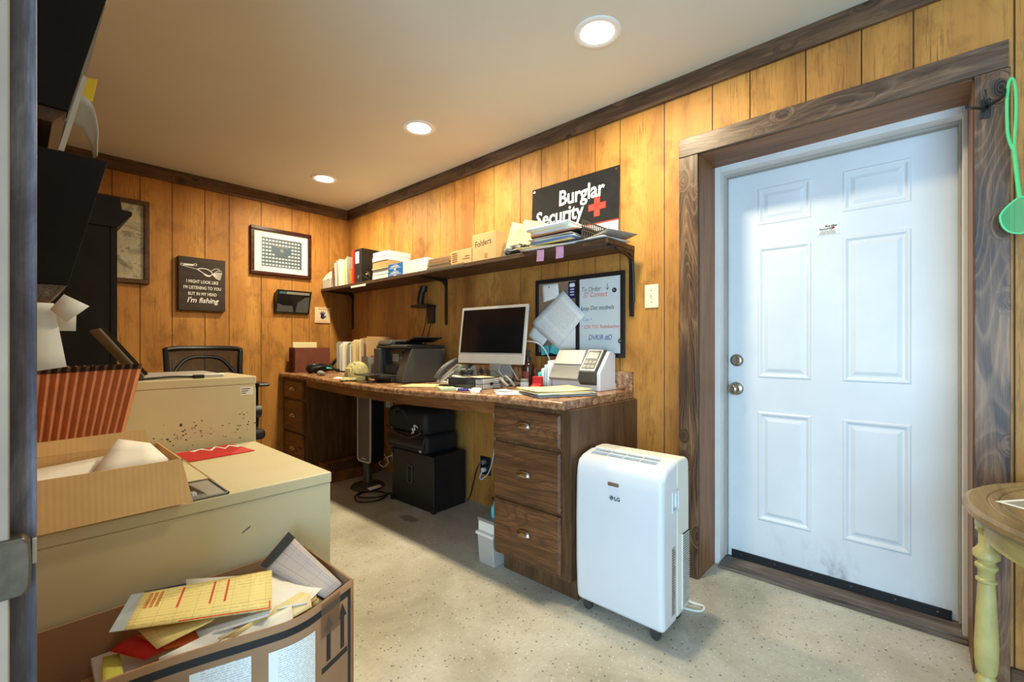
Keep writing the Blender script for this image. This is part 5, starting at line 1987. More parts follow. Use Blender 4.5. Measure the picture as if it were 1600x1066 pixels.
# desk phone ----------------------------------------------------------
t = T('desk_phone', 'black and silver office desk phone between printer and monitor', 'phone', on(1.925, 2.235, 0.003), R(-10))
b = B()
b.prism([(-0.09, 0.0), (-0.09, 0.02), (0.06, 0.125), (0.085, 0.125), (0.11, 0.0)], -0.105, 0.105, 'y')
b.done('phone_base', M_SILVER, t, bevel=0.005)
sl = math.atan2(0.105, 0.15)
PM = Matrix.Translation((-0.09, 0, 0.0205)) @ Matrix.Rotation(-sl, 4, 'Y')
b = B()
b.box(0.100, 0.180, -0.10, 0.02, 0.0, 0.006, None, PM)
b.box(0.14, 0.175, -0.10, -0.082, 0.006, 0.012, None, PM)
fp = b.done('face_panel', M_DKGREY, t)
b = B()
b.box(0.125, 0.172, -0.08, 0.005, 0.006, 0.0075, None, PM)
b.done('display', M_LCD, fp)
for r in range(4):
    for c in range(6):
        bb = B()
        bb.box(0.014 + r * 0.021, 0.027 + r * 0.021, -0.094 + c * 0.019, -0.080 + c * 0.019, 0.0, 0.006, None, PM)
        bb.done('button', M_DKGREY if c > 3 or r == 3 else M_OFFWHITE, t)
b = B()
b.tube([(0.0, 0.068, 0.026), (0.03, 0.068, 0.036), (0.09, 0.068, 0.046), (0.15, 0.068, 0.040), (0.185, 0.068, 0.030)], 0.022, seg=14)
for v in b.bm.verts:
    v.co = PM @ v.co
b.done('handset', M_DKGREY, t, smooth=True)
t = T('coiled_cord', 'coil of black cable on the phone and low printer', 'cable', on(1.80, 2.005, 0.0635))
b = B()
pts = []
for i in range(60):
    a = i * 0.62
    pts.append((0.028 * math.cos(a) + 0.0006 * i - 0.01, 0.040 * math.sin(a) * (0.8 + 0.2 * math.cos(i)), 0.012 + 0.026 * abs(math.sin(i * 0.21))))
b.tube(pts, 0.004, seg=6, smooth=2)
b.done('cable', M_BLACKPL, t, smooth=True)

# compact black and silver device with a slot -----------------------
t = T('compact_printer', 'low black and silver portable printer under the monitor', 'printer', on(1.742, 1.944, 0.001), rot=(-0.026, 0, R(2.5)))
b = B()
b.box(0.0, 0.172, -0.083, 0.147, 0.0, 0.060)
cpb = b.done('body', M_DKGREY, t, bevel=0.005)
b = B()
b.box(-0.002, 0.170, -0.147, -0.083, 0.0, 0.027)
b.box(-0.002, 0.170, -0.147, -0.083, 0.029, 0.056)
b.done('end_block', M_SILVER, t, bevel=0.004)
b = B()
b.box(-0.004, 0.001, -0.075, 0.140, 0.026, 0.029)
b.box(-0.005, 0.001, -0.01, 0.060, 0.032, 0.044)
b.done('tray_slot', M_BLACKMATTE, t)
bx('slot_line', M_BLACKMATTE, t, 0.05, 0.165, -0.1482, -0.1472, 0.020, 0.036)
bx('top_cover', M_BLACKPL, t, -0.003, 0.173, -0.12, 0.147, 0.0602, 0.064, 0.002)
sheet('loose_paper', 'cream slip lying on top of the low black printer', 'paper', 0.10, 0.13, on(1.80, 1.87, 0.0668), (0, 0, R(-10)), M_CREAM2)
sheet('loose_paper', 'white slip on top of the low black printer near the phone', 'paper', 0.07, 0.10, on(1.775, 1.99, 0.0656), (0, 0, R(15)), M_PAPER)
t = T('eyeglasses', 'pair of reading glasses lying on the low printer below the monitor', 'eyeglasses', on(1.855, 1.90, 0.0705), R(-12))
for s in (-1, 1):
    b = B()
    b.tube([(0.0, s * 0.034 + 0.026 * math.cos(a), 0.022 + 0.020 * math.sin(a)) for a in [2 * math.pi * i / 20 for i in range(21)]], 0.0016, smooth=0, seg=6)
    b.tube([(0.0, s * 0.062, 0.032), (0.03, s * 0.064, 0.028), (0.055, s * 0.060, 0.004)], 0.0016, seg=6)
    rim = b.done('rim', M_BLACKPL, t, smooth=True)
    b = B()
    b.cyl((-0.0006, s * 0.034, 0.022), (0.0006, s * 0.034, 0.022), 0.022, seg=20)
    b.done('lens', M_SMOKE, rim)
b = B()
b.tube([(0, -0.010, 0.026), (0, 0, 0.030), (0, 0.010, 0.026)], 0.0016, seg=6)
b.done('bridge', M_BLACKPL, t, smooth=True)

# all-in-one desktop computer ---------------------------------------
t = T('desktop_computer', 'white and aluminium all-in-one computer with dark screen on the worktop', 'computer', on(1.985, 1.955, 0.002), R(3.5))
t.scale = (1.02, 1.02, 1.02)
IW, IH, IZ = 0.528, 0.352, 0.133
IM = Matrix.Translation((-0.045, 0, IZ)) @ Matrix.Rotation(R(7.5), 4, 'Y')
b = B()
b.box(0.0, 0.014, -IW / 2, IW / 2, 0.0, IH, None, IM)
bb = b.done('housing', M_ALU, t, bevel=0.006, seg=3)
b = B()
b.box(-0.0015, 0.0, -IW / 2 + 0.002, IW / 2 - 0.002, 0.062, IH - 0.002, None, IM)
b.done('bezel', M_ALU, t, bevel=0.0008)
b = B()
b.box(-0.0025, -0.0012, -IW / 2 + 0.018, IW / 2 - 0.018, 0.066, IH - 0.018, None, IM)
b.done('screen', M_SCREEN, t)
b = B()
b.prism([(0.014, 0.06), (0.05, 0.11), (0.05, 0.2), (0.014, 0.27)], -0.16, 0.16, 'y', M=IM)
b.done('back_bulge', M_ALU, t, bevel=0.01)
b = B()
b.prism([(-0.07, 0.0), (-0.07, 0.004), (0.075, 0.008), (0.050, 0.17), (0.035, 0.26), (0.042, 0.26), (0.060, 0.17), (0.098, 0.006), (0.098, 0.0)], -0.085, 0.085, 'y')
b.done('stand', M_ALU, t, bevel=0.002)
t = T('white_cable', 'loop of white cable rising beside the monitor and soap bottle', 'cable', (2.05, 1.70, CT + E_))
b = B()
b.tube([(-0.03, 0.10, 0.24), (0.02, 0.045, 0.262), (0.05, -0.03, 0.235), (0.06, -0.085, 0.15), (0.06, -0.095, 0.06), (0.03, -0.06, 0.004), (0.0, 0.02, 0.004)], 0.0038)
b.tube([(0.0, 0.20, 0.14), (-0.02, 0.15, 0.10), (-0.02, 0.10, 0.04), (-0.03, 0.055, 0.01), (-0.07, 0.03, 0.004)], 0.0032)
b.tube([(0.0, 0.25, 0.14), (-0.03, 0.235, 0.11), (-0.05, 0.22, 0.075), (-0.01, 0.18, 0.02), (0.02, 0.10, 0.004)], 0.0032)
b.done('cable', M_WHITEPL, t, smooth=True)
t = T('hand_scanner', 'grey plug-like adapters and cords tangled right of the low printer', 'cables', (1.85, 1.71, CT + E_))
b = B()
b.tube([(0.0, 0.06, 0.05), (-0.02, 0.03, 0.045), (-0.03, 0.0, 0.03), (-0.03, -0.03, 0.012)], 0.010)
b.tube([(0.03, 0.05, 0.06), (0.0, 0.01, 0.06), (-0.01, -0.03, 0.04), (0.0, -0.05, 0.012)], 0.008)
b.obox((-0.03, 0.045, 0.012), (0.06, 0.04, 0.022), (0, 0, R(20)))
b.obox((-0.035, 0.05, 0.034), (0.045, 0.03, 0.016), (0, 0, R(30)))
b.done('adapter', M_MIDGREY, t, smooth=True, bevel=0.002)
b = B()
b.tube([(0.05, 0.12, 0.004), (0.06, 0.05, 0.03), (0.08, 0.0, 0.035), (0.10, -0.05, 0.02), (0.12, 0.02, 0.005), (0.07, 0.06, 0.005)], 0.005)
b.tube([(0.06, 0.14, 0.004), (0.09, 0.06, 0.02), (0.06, 0.02, 0.05), (0.04, 0.06, 0.05)], 0.004)
b.done('cord', M_BLACKPL, t, smooth=True)

# soap bottle, jar, red tape, sheets by the scanner -----------------
t = T('pump_bottle', 'dark amber pump soap bottle standing behind the red tape dispenser', 'bottle', (2.03, 1.715, CT + E_))
b = B()
b.lathe([(0.034, 0.0), (0.037, 0.004), (0.037, 0.105), (0.034, 0.125), (0.024, 0.138), (0.015, 0.143), (0.015, 0.152)], seg=24)
b.done('bottle_body', M_AMBER, t, smooth=True)
b = B()
b.lathe([(0.017, 0.150), (0.017, 0.168), (0.012, 0.172), (0.006, 0.173), (0.006, 0.198), (0.014, 0.200), (0.014, 0.208), (0.006, 0.210)], seg=18)
b.tube([(0, 0, 0.204), (-0.03, 0.02, 0.204), (-0.038, 0.026, 0.198)], 0.005)
b.done('pump', M_BLACKPL, t, smooth=True)
b = B()
b.grid(lambda u, v: Vector((0.0376 * math.cos(math.pi * (0.75 + 0.5 * u)), 0.0376 * math.sin(math.pi * (0.75 + 0.5 * u)), 0.03 + 0.055 * v)), 10, 1)
b.done('bottle_label', M_BROWNBOX, t, smooth=True)
t = T('glass_jar', 'small cloudy glass jar on the worktop left of the red dispenser', 'jar', (1.865, 1.600, CT + E_))
b = B()
b.lathe([(0.020, 0), (0.023, 0.003), (0.023, 0.034), (0.020, 0.040)], seg=20)
b.done('jar_body', M_LGGREY, t, smooth=True)
b = B()
b.lathe([(0.022, 0.040), (0.022, 0.052), (0.020, 0.054)], seg=20)
b.done('lid', M_MIDGREY, t, smooth=True)
t = T('tape_dispenser', 'bright red desk dispenser with cream strip beside the glass jar', 'tape dispenser', (1.925, 1.560, CT + E_), R(20))
b = B()
b.prism([(-0.035, 0.0), (-0.035, 0.018), (-0.008, 0.026), (-0.008, 0.066), (0.028, 0.066), (0.032, 0.0)], -0.026, 0.026, 'y')
b.done('holder', M_RED, t, bevel=0.003)
bx('strip', M_CREAM, t, -0.040, -0.036, -0.026, 0.026, 0.004, 0.016)
for i, (lb, m, dy) in enumerate((('teal-edged sheaf standing against the white scanner', M_TEAL, 0.0), ('white sheaf standing second from the left against the scanner', M_PAPER, -0.022), ('pale blue sheaf standing third against the scanner', plain('pale_blue_sheet', (176, 204, 214), 0.7), -0.040), ('white card standing tallest against the scanner', M_WHITE, -0.058))):
    quad_sheet('standing_paper', lb, 'papers', [(1.985 + 0.004 * i, 1.598 + dy, CT + 0.085 + 0.022 * i), (2.10, 1.590 + dy, CT + 0.10 + 0.02 * i), (2.11, 1.585 + dy, CT + 0.0012), (1.98, 1.592 + dy, CT + 0.0012)], m, n=3, thick=0.008 if i < 3 else 0.003, bow=0.004)

# white document scanner ---------------------------------------------
t = T('document_scanner', 'white and grey document scanner at the near end of the worktop', 'scanner', (2.086, 1.370, CT + E_))
b = B()
b.prism([(-0.072, 0.0), (-0.072, 0.050), (-0.05, 0.058), (0.022, 0.196), (0.05, 0.198), (0.078, 0.180), (0.078, 0.0)], -0.135, 0.155, 'y')
b.done('body', M_WHITEPL, t, bevel=0.005, seg=3)
b = B()
b.prism([(-0.080, 0.0), (-0.080, 0.096), (0.018, 0.206), (0.048, 0.206), (0.078, 0.188), (0.078, 0.034), (0.088, 0.030), (0.088, 0.0)], -0.157, -0.135, 'y')
b.done('side_cheek', M_WHITEPL, t, bevel=0.005, seg=3)
b = B()
b.prism([(-0.100, 0.050), (-0.106, 0.060), (-0.062, 0.120), (-0.058, 0.136), (-0.010, 0.208), (0.03, 0.212), (0.03, 0.190), (-0.05, 0.058)], -0.034, 0.155, 'y')
cv = b.done('front_cover', M_MIDGREY, t, bevel=0.005, seg=3)
b = B()
b.prism([(-0.0585, 0.1375), (-0.0615, 0.1365), (-0.0120, 0.2105), (-0.008, 0.2115)], -0.028, 0.150, 'y')
b.done('lid_stripe', plain('pale_grey', (176, 174, 166), 0.4), cv)
b = B()
b.prism([(-0.078, 0.030), (-0.094, 0.045), (-0.094, 0.100), (0.006, 0.216), (0.03, 0.212), (0.03, 0.15), (-0.03, 0.030)], -0.1345, -0.0345, 'y')
cpn = b.done('control_block', M_DKGREY, t, bevel=0.004)
SM = Matrix.Translation((-0.094, -0.0845, 0.1008)) @ Matrix.Rotation(-math.atan2(0.116, 0.100), 4, 'Y')
b = B()
b.box(0.006, 0.148, -0.046, 0.046, 0.0, 0.003, None, SM)
plate = b.done('panel_plate', M_SILVER, cpn, bevel=0.003)
b = B()
b.box(0.014, 0.140, -0.040, 0.040, 0.003, 0.0036, None, SM)
b.done('panel_face', M_DKGREY, cpn)
b = B()
b.box(0.085, 0.128, -0.032, 0.032, 0.0036, 0.0050, None, SM)
b.done('display', M_LCD, cpn)
for r in range(2):
    for c in range(3):
        b = B()
        b.box(0.022 + r * 0.028, 0.042 + r * 0.028, -0.034 + c * 0.024, -0.014 + c * 0.024, 0.0036, 0.0055, None, SM)
        b.done('button', M_MIDGREY, cpn)
t = T('black_padfolio', 'dark blue-black padfolio at the worktop corner under the manila folders', 'folder', (1.768, 1.310, CT + E_), R(-27))
bx('cover', plain('navy_leather', (34, 38, 48), 0.4), t, -0.155, 0.155, -0.12, 0.12, 0, 0.003, 0.001)
bx('sheets', M_PAPER, t, -0.15, 0.15, -0.115, 0.115, 0.003, 0.007)
bx('cover', plain('navy_leather2', (34, 38, 48), 0.4), t, -0.155, 0.155, -0.12, 0.12, 0.007, 0.010, 0.001)
for i, (lb, m, dz, a, dx) in enumerate((('cream folder at the bottom of the pile on the padfolio', M_CREAM2, 0.0115, -27, 0.005), ('white sheaf in the pile between cream folders on the padfolio', M_PAPER, 0.0155, -24, 0.0), ('manila folder second from the top on the padfolio', M_CREAM, 0.0195, -29, -0.004), ('bent manila folder on top of the pile on the padfolio', M_CREAM2, 0.0240, -25, -0.008))):
    sheet('manila_folder', lb, 'folder', 0.30, 0.225, (1.772 + dx, 1.318 - dx, CT + dz), (0, 0, R(a)), m, thick=0.0035, curl=0.06 if i == 3 else 0.0, curl2=0.03 if i == 3 else 0.0)
# small flat things along the front edge
t = T('computer_mouse', 'white low wireless mouse on the worktop below the monitor', 'mouse', on(1.632, 1.735), R(-50))
b = B()
b.grid(lambda u, v: Vector(((u - 0.5) * 0.057 * (1 - 0.25 * (2 * v - 1) ** 4), (v - 0.5) * 0.113, 0.002 + 0.019 * (1 - (2 * v - 1) ** 2) ** 0.6 * (1 - 0.35 * (2 * u - 1) ** 4))), 12, 16)
b.done('shell', M_WHITEPL, t, smooth=True)
b = B()
b.prism([(-0.024, -0.05), (0.024, -0.05), (0.027, 0), (0.024, 0.05), (-0.024, 0.05), (-0.027, 0)], 0.0, 0.003, 'z')
b.done('base', M_ALU, t)
t = T('memo_cube', 'pale green memo pad at the worktop front edge below the phone', 'note pad', on(1.640, 1.985, 0.001), R(-30))
bx('pad', M_GREENPAD, t, -0.045, 0.045, -0.05, 0.05, 0, 0.012, 0.001)
t = T('purple_pad', 'thin purple pad next to the white mouse', 'note pad', on(1.655, 1.865, 0.002), R(-40))
bx('pad', plain('purple_card', (52, 46, 130), 0.5), t, -0.03, 0.03, -0.045, 0.045, 0, 0.006, 0.001)
sheet('loose_paper', 'white notepaper lying between green pad and low printer', 'paper', 0.11, 0.20, on(1.685, 1.93, 0.0006), (0, R(-2), R(-12)), M_PAPER)
sheet('loose_paper', 'white sheets spread at the worktop front left of the padfolio', 'paper', 0.13, 0.19, (1.665, 1.535, CT + 0.0012), (0, 0, R(-40)), M_PAPER, thick=0.0012)
sheet('loose_paper', 'crumpled white slip on the sheets near the padfolio', 'paper', 0.07, 0.10, (1.70, 1.595, CT + 0.004), (0, 0, R(-15)), M_WHITE, curl=0.10, curl2=0.08)

# ------------------------------------------------------------------ in the knee space
t = T('tower_heater', 'slim black and silver tower heater on a round base under the worktop', 'heater', (1.86, 3.22, 0), R(2))
b = B()
b.lathe([(0.125, 0.0), (0.13, 0.008), (0.12, 0.022), (0.05, 0.034), (0.034, 0.05), (0.034, 0.20)], seg=36)
b.done('base', M_DKGREY, t, smooth=True, angle=50)


def rounded(w, h, r, n=6):
    pts = []
    for cx, cy, a0 in ((w - r, r, -90), (w - r, h - r, 0), (-w + r, h - r, 90), (-w + r, r, 180)):
        for i in range(n + 1):
            a = R(a0 + 90 * i / n)
            pts.append((cx + r * math.cos(a), cy + r * math.sin(a)))
    return pts


b = B()
b.prism([(y, z + 0.20) for y, z in rounded(0.095, 0.535, 0.03)], -0.03, 0.09, 'x')
b.done('tower', M_BLACKPL, t, bevel=0.01)
b = B()
o1 = [b.bm.verts.new((-0.036, y, z + 0.20)) for y, z in rounded(0.095, 0.535, 0.03)]
o2 = [b.bm.verts.new((-0.036, y, z + 0.214)) for y, z in rounded(0.081, 0.507, 0.022)]
o3 = [b.bm.verts.new((-0.028, y, z + 0.20)) for y, z in rounded(0.096, 0.535, 0.03)]
o4 = [b.bm.verts.new((-0.028, y, z + 0.214)) for y, z in rounded(0.081, 0.507, 0.022)]
for p, q in ((o1, o2), (o3, o1), (o2, o4)):
    b.bridge(p, q)
b.done('front_trim', M_SILVER, t, smooth=True)
b = B()
b.prism([(y, z + 0.216) for y, z in rounded(0.079, 0.50, 0.02)], -0.034, -0.03, 'x')
gl = b.done('front_grille', plain('heater_grille', (96, 92, 84), 0.5), t)
bx('nameplate', M_SILVER, gl, -0.0352, -0.034, -0.03, 0.03, 0.225, 0.235)
t = T('heater_cord', 'black power cord and tag coiled on the floor before the heater', 'cord', (1.79, 3.05, 0))
b = B()
b.tube([(0.04, 0.10, 0.006), (-0.10, 0.04, 0.006), (-0.16, -0.10, 0.006), (-0.05, -0.18, 0.006), (0.06, -0.12, 0.010), (0.05, 0.0, 0.008), (-0.06, 0.03, 0.014), (-0.12, -0.05, 0.016), (-0.02, -0.14, 0.014), (0.10, -0.10, 0.006)], 0.0055)
b.done('cord', M_BLACKPL, t, smooth=True)
b = B()
b.grid(lambda u, v: Vector((-0.02 + 0.09 * u, 0.02 - 0.06 * v - 0.03 * u, 0.045 + 0.015 * u - 0.01 * math.sin(3 * v))), 4, 4)
b.done('paper_tag', M_PAPER, t, smooth=True, thick=0.0006)

t = T('instrument_case', 'big scuffed black hard case on the floor under the worktop', 'case', (2.0, 2.615, 0), R(1.5))
b = B()
b.box(-0.155, 0.135, -0.235, 0.235, 0.0, 0.376)
b.done('case_shell', plain('scuffed_black', (24, 24, 24), 0.5, var=0.25, scale=12, dirt=((92, 88, 80), 20, 0.665)), t, bevel=0.008)
b = B()
b.tube([(-0.158, 0.045, 0.17), (-0.158, 0.045, 0.27), (-0.158, 0.0, 0.28), (-0.158, -0.005, 0.27), (-0.158, -0.005, 0.17), (-0.158, 0.02, 0.16), (-0.158, 0.045, 0.17)], 0.006)
b.done('handle_plate', M_MIDGREY if False else M_DKGREY, t, smooth=True)
b = B()
b.box(-0.162, -0.154, 0.005, 0.035, 0.19, 0.26)
b.done('handle', M_BLACKMATTE, t, bevel=0.004)
for y in (-0.236, 0.236):
    for z in (0.02, 0.356):
        b = B()
        b.obox((-0.15, y * 0.97, z), (0.03, 0.03, 0.04))
        b.done('corner_guard', M_BLACKIRON, t, bevel=0.004)
t = T('laptop_bag', 'black padded laptop bag lying on the hard case, lower of two bags', 'bag', (1.99, 2.66, 0.378), R(2))
b = B()
b.box(-0.165, 0.125, -0.225, 0.225, 0.0, 0.128)
b.done('bag_body', M_BLACKMATTE, t, bevel=0.03, seg=4)
b = B()
b.prism([(-0.172, 0.035), (-0.178, 0.05), (-0.17, 0.10), (-0.15, 0.132), (-0.14, 0.128), (-0.16, 0.09), (-0.162, 0.035)], -0.205, 0.205, 'y')
b.done('flap', M_BLACKPL, t, bevel=0.006)
bx('badge', M_SILVER, t, -0.168, -0.164, -0.17, -0.15, 0.012, 0.028)
t = T('briefcase', 'soft black briefcase with a white cord, on top of the laptop bag', 'bag', (1.98, 2.66, 0.508), R(-2))
b = B()
b.box(-0.16, 0.12, -0.24, 0.24, 0.0, 0.165)
b.done('bag_body', M_BLACKMATTE, t, bevel=0.045, seg=5)
b = B()
b.tube([(-0.15, 0.12, 0.10), (-0.175, 0.09, 0.15), (-0.175, -0.0, 0.16), (-0.15, -0.04, 0.10)], 0.010)
b.tube([(-0.165, 0.22, 0.02), (-0.18, 0.10, 0.0), (-0.18, -0.10, -0.02), (-0.165, -0.22, 0.03)], 0.008)
b.done('handle', M_BLACKPL, t, smooth=True)
b = B()
b.tube([(-0.165, -0.10, 0.01), (-0.175, -0.14, 0.02), (-0.175, -0.12, 0.045), (-0.18, -0.16, 0.04), (-0.178, -0.15, 0.07), (-0.178, -0.19, 0.06)], 0.004)
b.done('white_cord', M_OFFWHITE, t, smooth=True)

t = T('baseboard_register', 'brown baseboard heat register with louvres beside the heater under the worktop', 'heat register', (1.925, 3.692, 0))
b = B()
b.prism([(0.0, 0.0), (-0.165, 0.0), (-0.165, 0.065), (-0.07, 0.150), (0.0, 0.150)], -0.24, 0.25, 'x')
b.done('casing', M_APRON, t, bevel=0.003)
LM = Matrix.Translation((0, -0.118, 0.108)) @ Matrix.Rotation(R(41.8), 4, 'X')
for i in range(24):
    x = -0.20 + i * 0.019
    b = B()
    b.box(x, x + 0.007, -0.045, 0.045, 0.0, 0.004, None, LM)
    b.done('louvre', M_INK, t)
t = T('wall_outlet', 'black wall outlet with plugs under the worktop by the near cabinet', 'outlet', M=WR(2.29, 0.215, 2.2))
bx('plate', M_BLACKPL, t, 0, 0.10, 0, 0.125, 0, 0.008, 0.002)
for z in (0.035, 0.088):
    b = B()
    b.cyl((0.045, z, 0.008), (0.045, z, 0.03), 0.016, seg=14)
    b.done('plug', M_MIDGREY if z > 0.05 else M_WHITEPL, t, smooth=True)
b = B()
b.tube([(0.045, 0.035, 0.03), (0.05, -0.01, 0.06), (0.08, -0.01, 0.06), (0.13, 0.06, 0.04), (0.16, 0.25, 0.02), (0.14, 0.45, 0.015)], 0.004)
b.done('white_lead', M_WHITEPL, t, smooth=True)
b = B()
b.tube([(0.045, 0.088, 0.03), (0.02, 0.06, 0.05), (-0.03, -0.05, 0.04), (-0.08, -0.17, 0.03), (-0.10, -0.205, 0.05)], 0.004)
b.done('black_lead', M_BLACKPL, t, smooth=True)
t = T('extension_cord', 'cream extension cord with plug hanging between heater and black case', 'cord', (2.05, 3.28, 0))
b = B()
b.obox((0.0, -0.03, 0.635), (0.04, 0.06, 0.06))
b.done('socket', M_IVORY, t, bevel=0.006)
b = B()
b.tube([(0, -0.02, 0.610), (0, 0.085, 0.52), (0, 0.118, 0.355), (0, 0.068, 0.255), (0.02, -0.02, 0.152), (0.01, 0.04, 0.10), (0, 0.08, 0.135), (0, -0.04, 0.195), (0.02, -0.11, 0.225)], 0.006)
b.tube([(0.09, 0.03, 0.80), (0.08, 0.02, 0.55), (0.06, -0.01, 0.30), (0.07, -0.03, 0.02)], 0.005)
b.done('cord', M_IVORY, t, smooth=True)

t = T('plastic_tub', 'white plastic tub on the floor against the near drawer cabinet, under a box', 'tub', (1.66, 1.632, 0))
b = B()
b.prism([(-0.055, 0.0), (-0.068, 0.15), (0.10, 0.15), (0.087, 0.0)], -0.055, 0.055, 'y')
b.done('tub_body', M_CLEAR, t, bevel=0.006)
b = B()
b.box(-0.075, 0.105, -0.062, 0.062, 0.15, 0.166)
b.done('lid', M_OFFWHITE, t, bevel=0.004)
t = T('parts_box', 'grey-lidded white box stacked on the plastic tub by the near drawers', 'box', (1.665, 1.632, 0.167))
bx('box_body', M_OFFWHITE, t, -0.065, 0.09, -0.055, 0.055, 0, 0.052, 0.004)
bx('lid', M_MIDGREY, t, -0.068, 0.093, -0.058, 0.058, 0.052, 0.068, 0.003)
t = T('teal_bottle', 'teal spray bottle standing on the grey-lidded box by the near drawers', 'bottle', (1.655, 1.615, 0.2362))
b = B()
b.lathe([(0.022, 0), (0.024, 0.004), (0.024, 0.05), (0.012, 0.062), (0.010, 0.085)], seg=16)
b.done('bottle_body', M_TEAL, t, smooth=True)
b = B()
b.box(-0.025, 0.012, -0.010, 0.010, 0.085, 0.102)
b.done('trigger_head', M_BLACKPL, t, bevel=0.003)
bx('hook', M_NICKEL, T('cabinet_hook', 'small metal hook on the side of the near drawer cabinet', 'hook', (1.62, 1.5605, 0.735)), 0, 0.01, 0, 0.02, 0, 0.03, 0.002)

# ------------------------------------------------------------------ on the filing cabinets
FT1, FT2 = 0.7105, 0.9845
t = T('open_carton', 'open cardboard box with folded-out flaps on the low filing cabinet', 'box', (0.0, 1.57, FT1))
bz = 0.112
b = B()
b.box(-0.105, 0.292, -0.148, -0.144, 0, bz)
b.box(-0.105, 0.292, 0.144, 0.148, 0, bz)
b.box(0.288, 0.292, -0.148, 0.148, 0, bz)
b.box(-0.105, -0.101, -0.148, 0.148, 0, bz)
b.box(-0.105, 0.292, -0.148, 0.148, 0, 0.003)
b.done('box_walls', M_CARD, t)


def flap(pts, name='flap', mat=M_CARD):
    bb = B()
    tl, tr, br, bl = [Vector(p) for p in pts]
    bb.grid(lambda u, v: (bl * (1 - u) + br * u) * (1 - v) + (tl * (1 - u) + tr * u) * v, 4, 3)
    return bb.done(name, mat, t, thick=0.0035)


flap([(-0.105, -0.147, bz), (0.290, -0.147, bz), (0.308, -0.178, 0.004), (-0.105, -0.176, 0.0)])
flap([(-0.105, 0.1465, bz), (0.268, 0.1465, bz), (0.262, 0.158, bz + 0.042), (-0.105, 0.158, bz + 0.034)])
flap([(0.291, -0.143, bz), (0.291, 0.145, bz), (0.362, 0.08, 0.040), (0.372, -0.122, 0.028)])
random.seed(31)
for i in range(5):
    lbs = ['lowest', 'second', 'middle', 'fourth', 'topmost']
    quad_sheet('boxed_papers', f'{lbs[i]} sheaf of white papers inside the open cardboard box', 'papers', [(-0.09, 1.69, FT1 + 0.035 + i * 0.010), (0.275 - i * 0.012, 1.69, FT1 + 0.035 + i * 0.016), (0.275 - i * 0.008, 1.445, FT1 + 0.02 + i * 0.012), (-0.09, 1.445, FT1 + 0.02 + i * 0.010)], M_PAPER, 'papers in the open box', thick=0.006, n=3, su=0.36, sv=0.25)
quad_sheet('file_folder', 'white folder poking up at the right end of the open box', 'folder', [(0.195, 1.675, 0.852), (0.26, 1.64, 0.835), (0.280, 1.50, 0.806), (0.12, 1.52, 0.792)], M_PAPER, n=3, thick=0.004)

t = T('paper_ream', 'white ream of paper under the rust-coloured accordion file', 'paper', (0.06, 1.965, FT1))
bx('ream', M_PAPER, t, -0.165, 0.168, -0.10, 0.11, 0, 0.088, 0.002)
t = T('accordion_file', 'rust-orange accordion file fanned open on the low filing cabinet', 'accordion file', (0.0, 1.96, 0.7998))


def acc_x(u, v):
    lo = -0.105 + u * 0.327
    hi = -0.11 + u * 0.385
    return lo * (1 - v) + hi * v


b = B()
npl = 19
cols = []
for i in range(npl * 2 + 1):
    u = i / (npl * 2)
    dy = -0.105 if i % 2 else -0.093
    col = []
    for j in range(6):
        v = j / 5
        col.append(b.bm.verts.new((acc_x(u, v), dy, v * 0.252 - 0.004 * math.sin(u * 5) * v)))
    cols.append(col)
for p, q in zip(cols, cols[1:]):
    for j in range(5):
        b.face([p[j], q[j], q[j + 1], p[j + 1]], M_ACCORDBAND if j == 0 and False else M_ACCORD)
b.done('pleated_gusset', None, t, thick=0.001)
for nm, z0, z1, ext in (('bottom_band', 0.0, 0.016, 0.002), ('top_band', 0.238, 0.2545, 0.002)):
    b = B()
    cols = []
    for i in range(npl * 2 + 1):
        u = i / (npl * 2)
        dy = -0.1065 if i % 2 else -0.0945
        cols.append([b.bm.verts.new((acc_x(u, z / 0.252), dy, z - 0.004 * math.sin(u * 5) * z / 0.252)) for z in (z0, z1)])
    for p, q in zip(cols, cols[1:]):
        b.face([p[0], q[0], q[1], p[1]])
    b.done(nm, M_ACCORDBAND, t, thick=0.001)
for i in range(npl + 1):
    u = i / npl
    b = B()
    b.prism([(acc_x(u, 0), 0.0), (acc_x(u, 0) + 0.0012, 0.0), (acc_x(u, 1) + 0.0012, 0.250), (acc_x(u, 1), 0.250)], -0.090, 0.125, 'y')
    b.done('divider', M_ACCORD, t)

t = T('red_pamphlet', 'red folder with white zigzag letters lying on the low filing cabinet', 'folder', (0.503, 1.985, FT1))
b = B()
b.prism([(-0.104, 0.077), (-0.099, -0.106), (0.115, -0.088), (0.092, 0.104)], 0.0, 0.003, 'z')
b.done('cover', M_RED, t)
b = B()
b.tube([(-0.055, 0.055, 0.0034), (-0.020, 0.085, 0.0034), (0.0, 0.030, 0.0034), (0.03, 0.088, 0.0034), (0.048, 0.028, 0.0034), (0.075, 0.078, 0.0034), (0.098, 0.022, 0.0034)], 0.010, smooth=0, seg=4)
for v in b.bm.verts:
    v.co.z = 0.003 + (v.co.z - 0.0034 + 0.01) * 0.04
b.done('zigzag_letters', M_WHITE, t)
t = T('plastic_tray', 'small grey open tray at the front edge of the low filing cabinet', 'tray', (0.345, 1.495, FT1))
b = B()
for x0, x1, y0, y1 in ((-0.038, 0.050, -0.088, -0.085), (-0.038, 0.050, 0.095, 0.098), (-0.038, -0.035, -0.088, 0.098), (0.047, 0.050, -0.088, 0.098)):
    b.box(x0, x1, y0, y1, 0, 0.006)
b.box(-0.038, 0.050, -0.088, 0.098, 0, 0.0015)
b.done('tray_body', M_GREY_CARD, t)
bx('clip', M_WHITEPL, t, -0.03, -0.018, -0.06, -0.03, 0.0015, 0.012, 0.002)

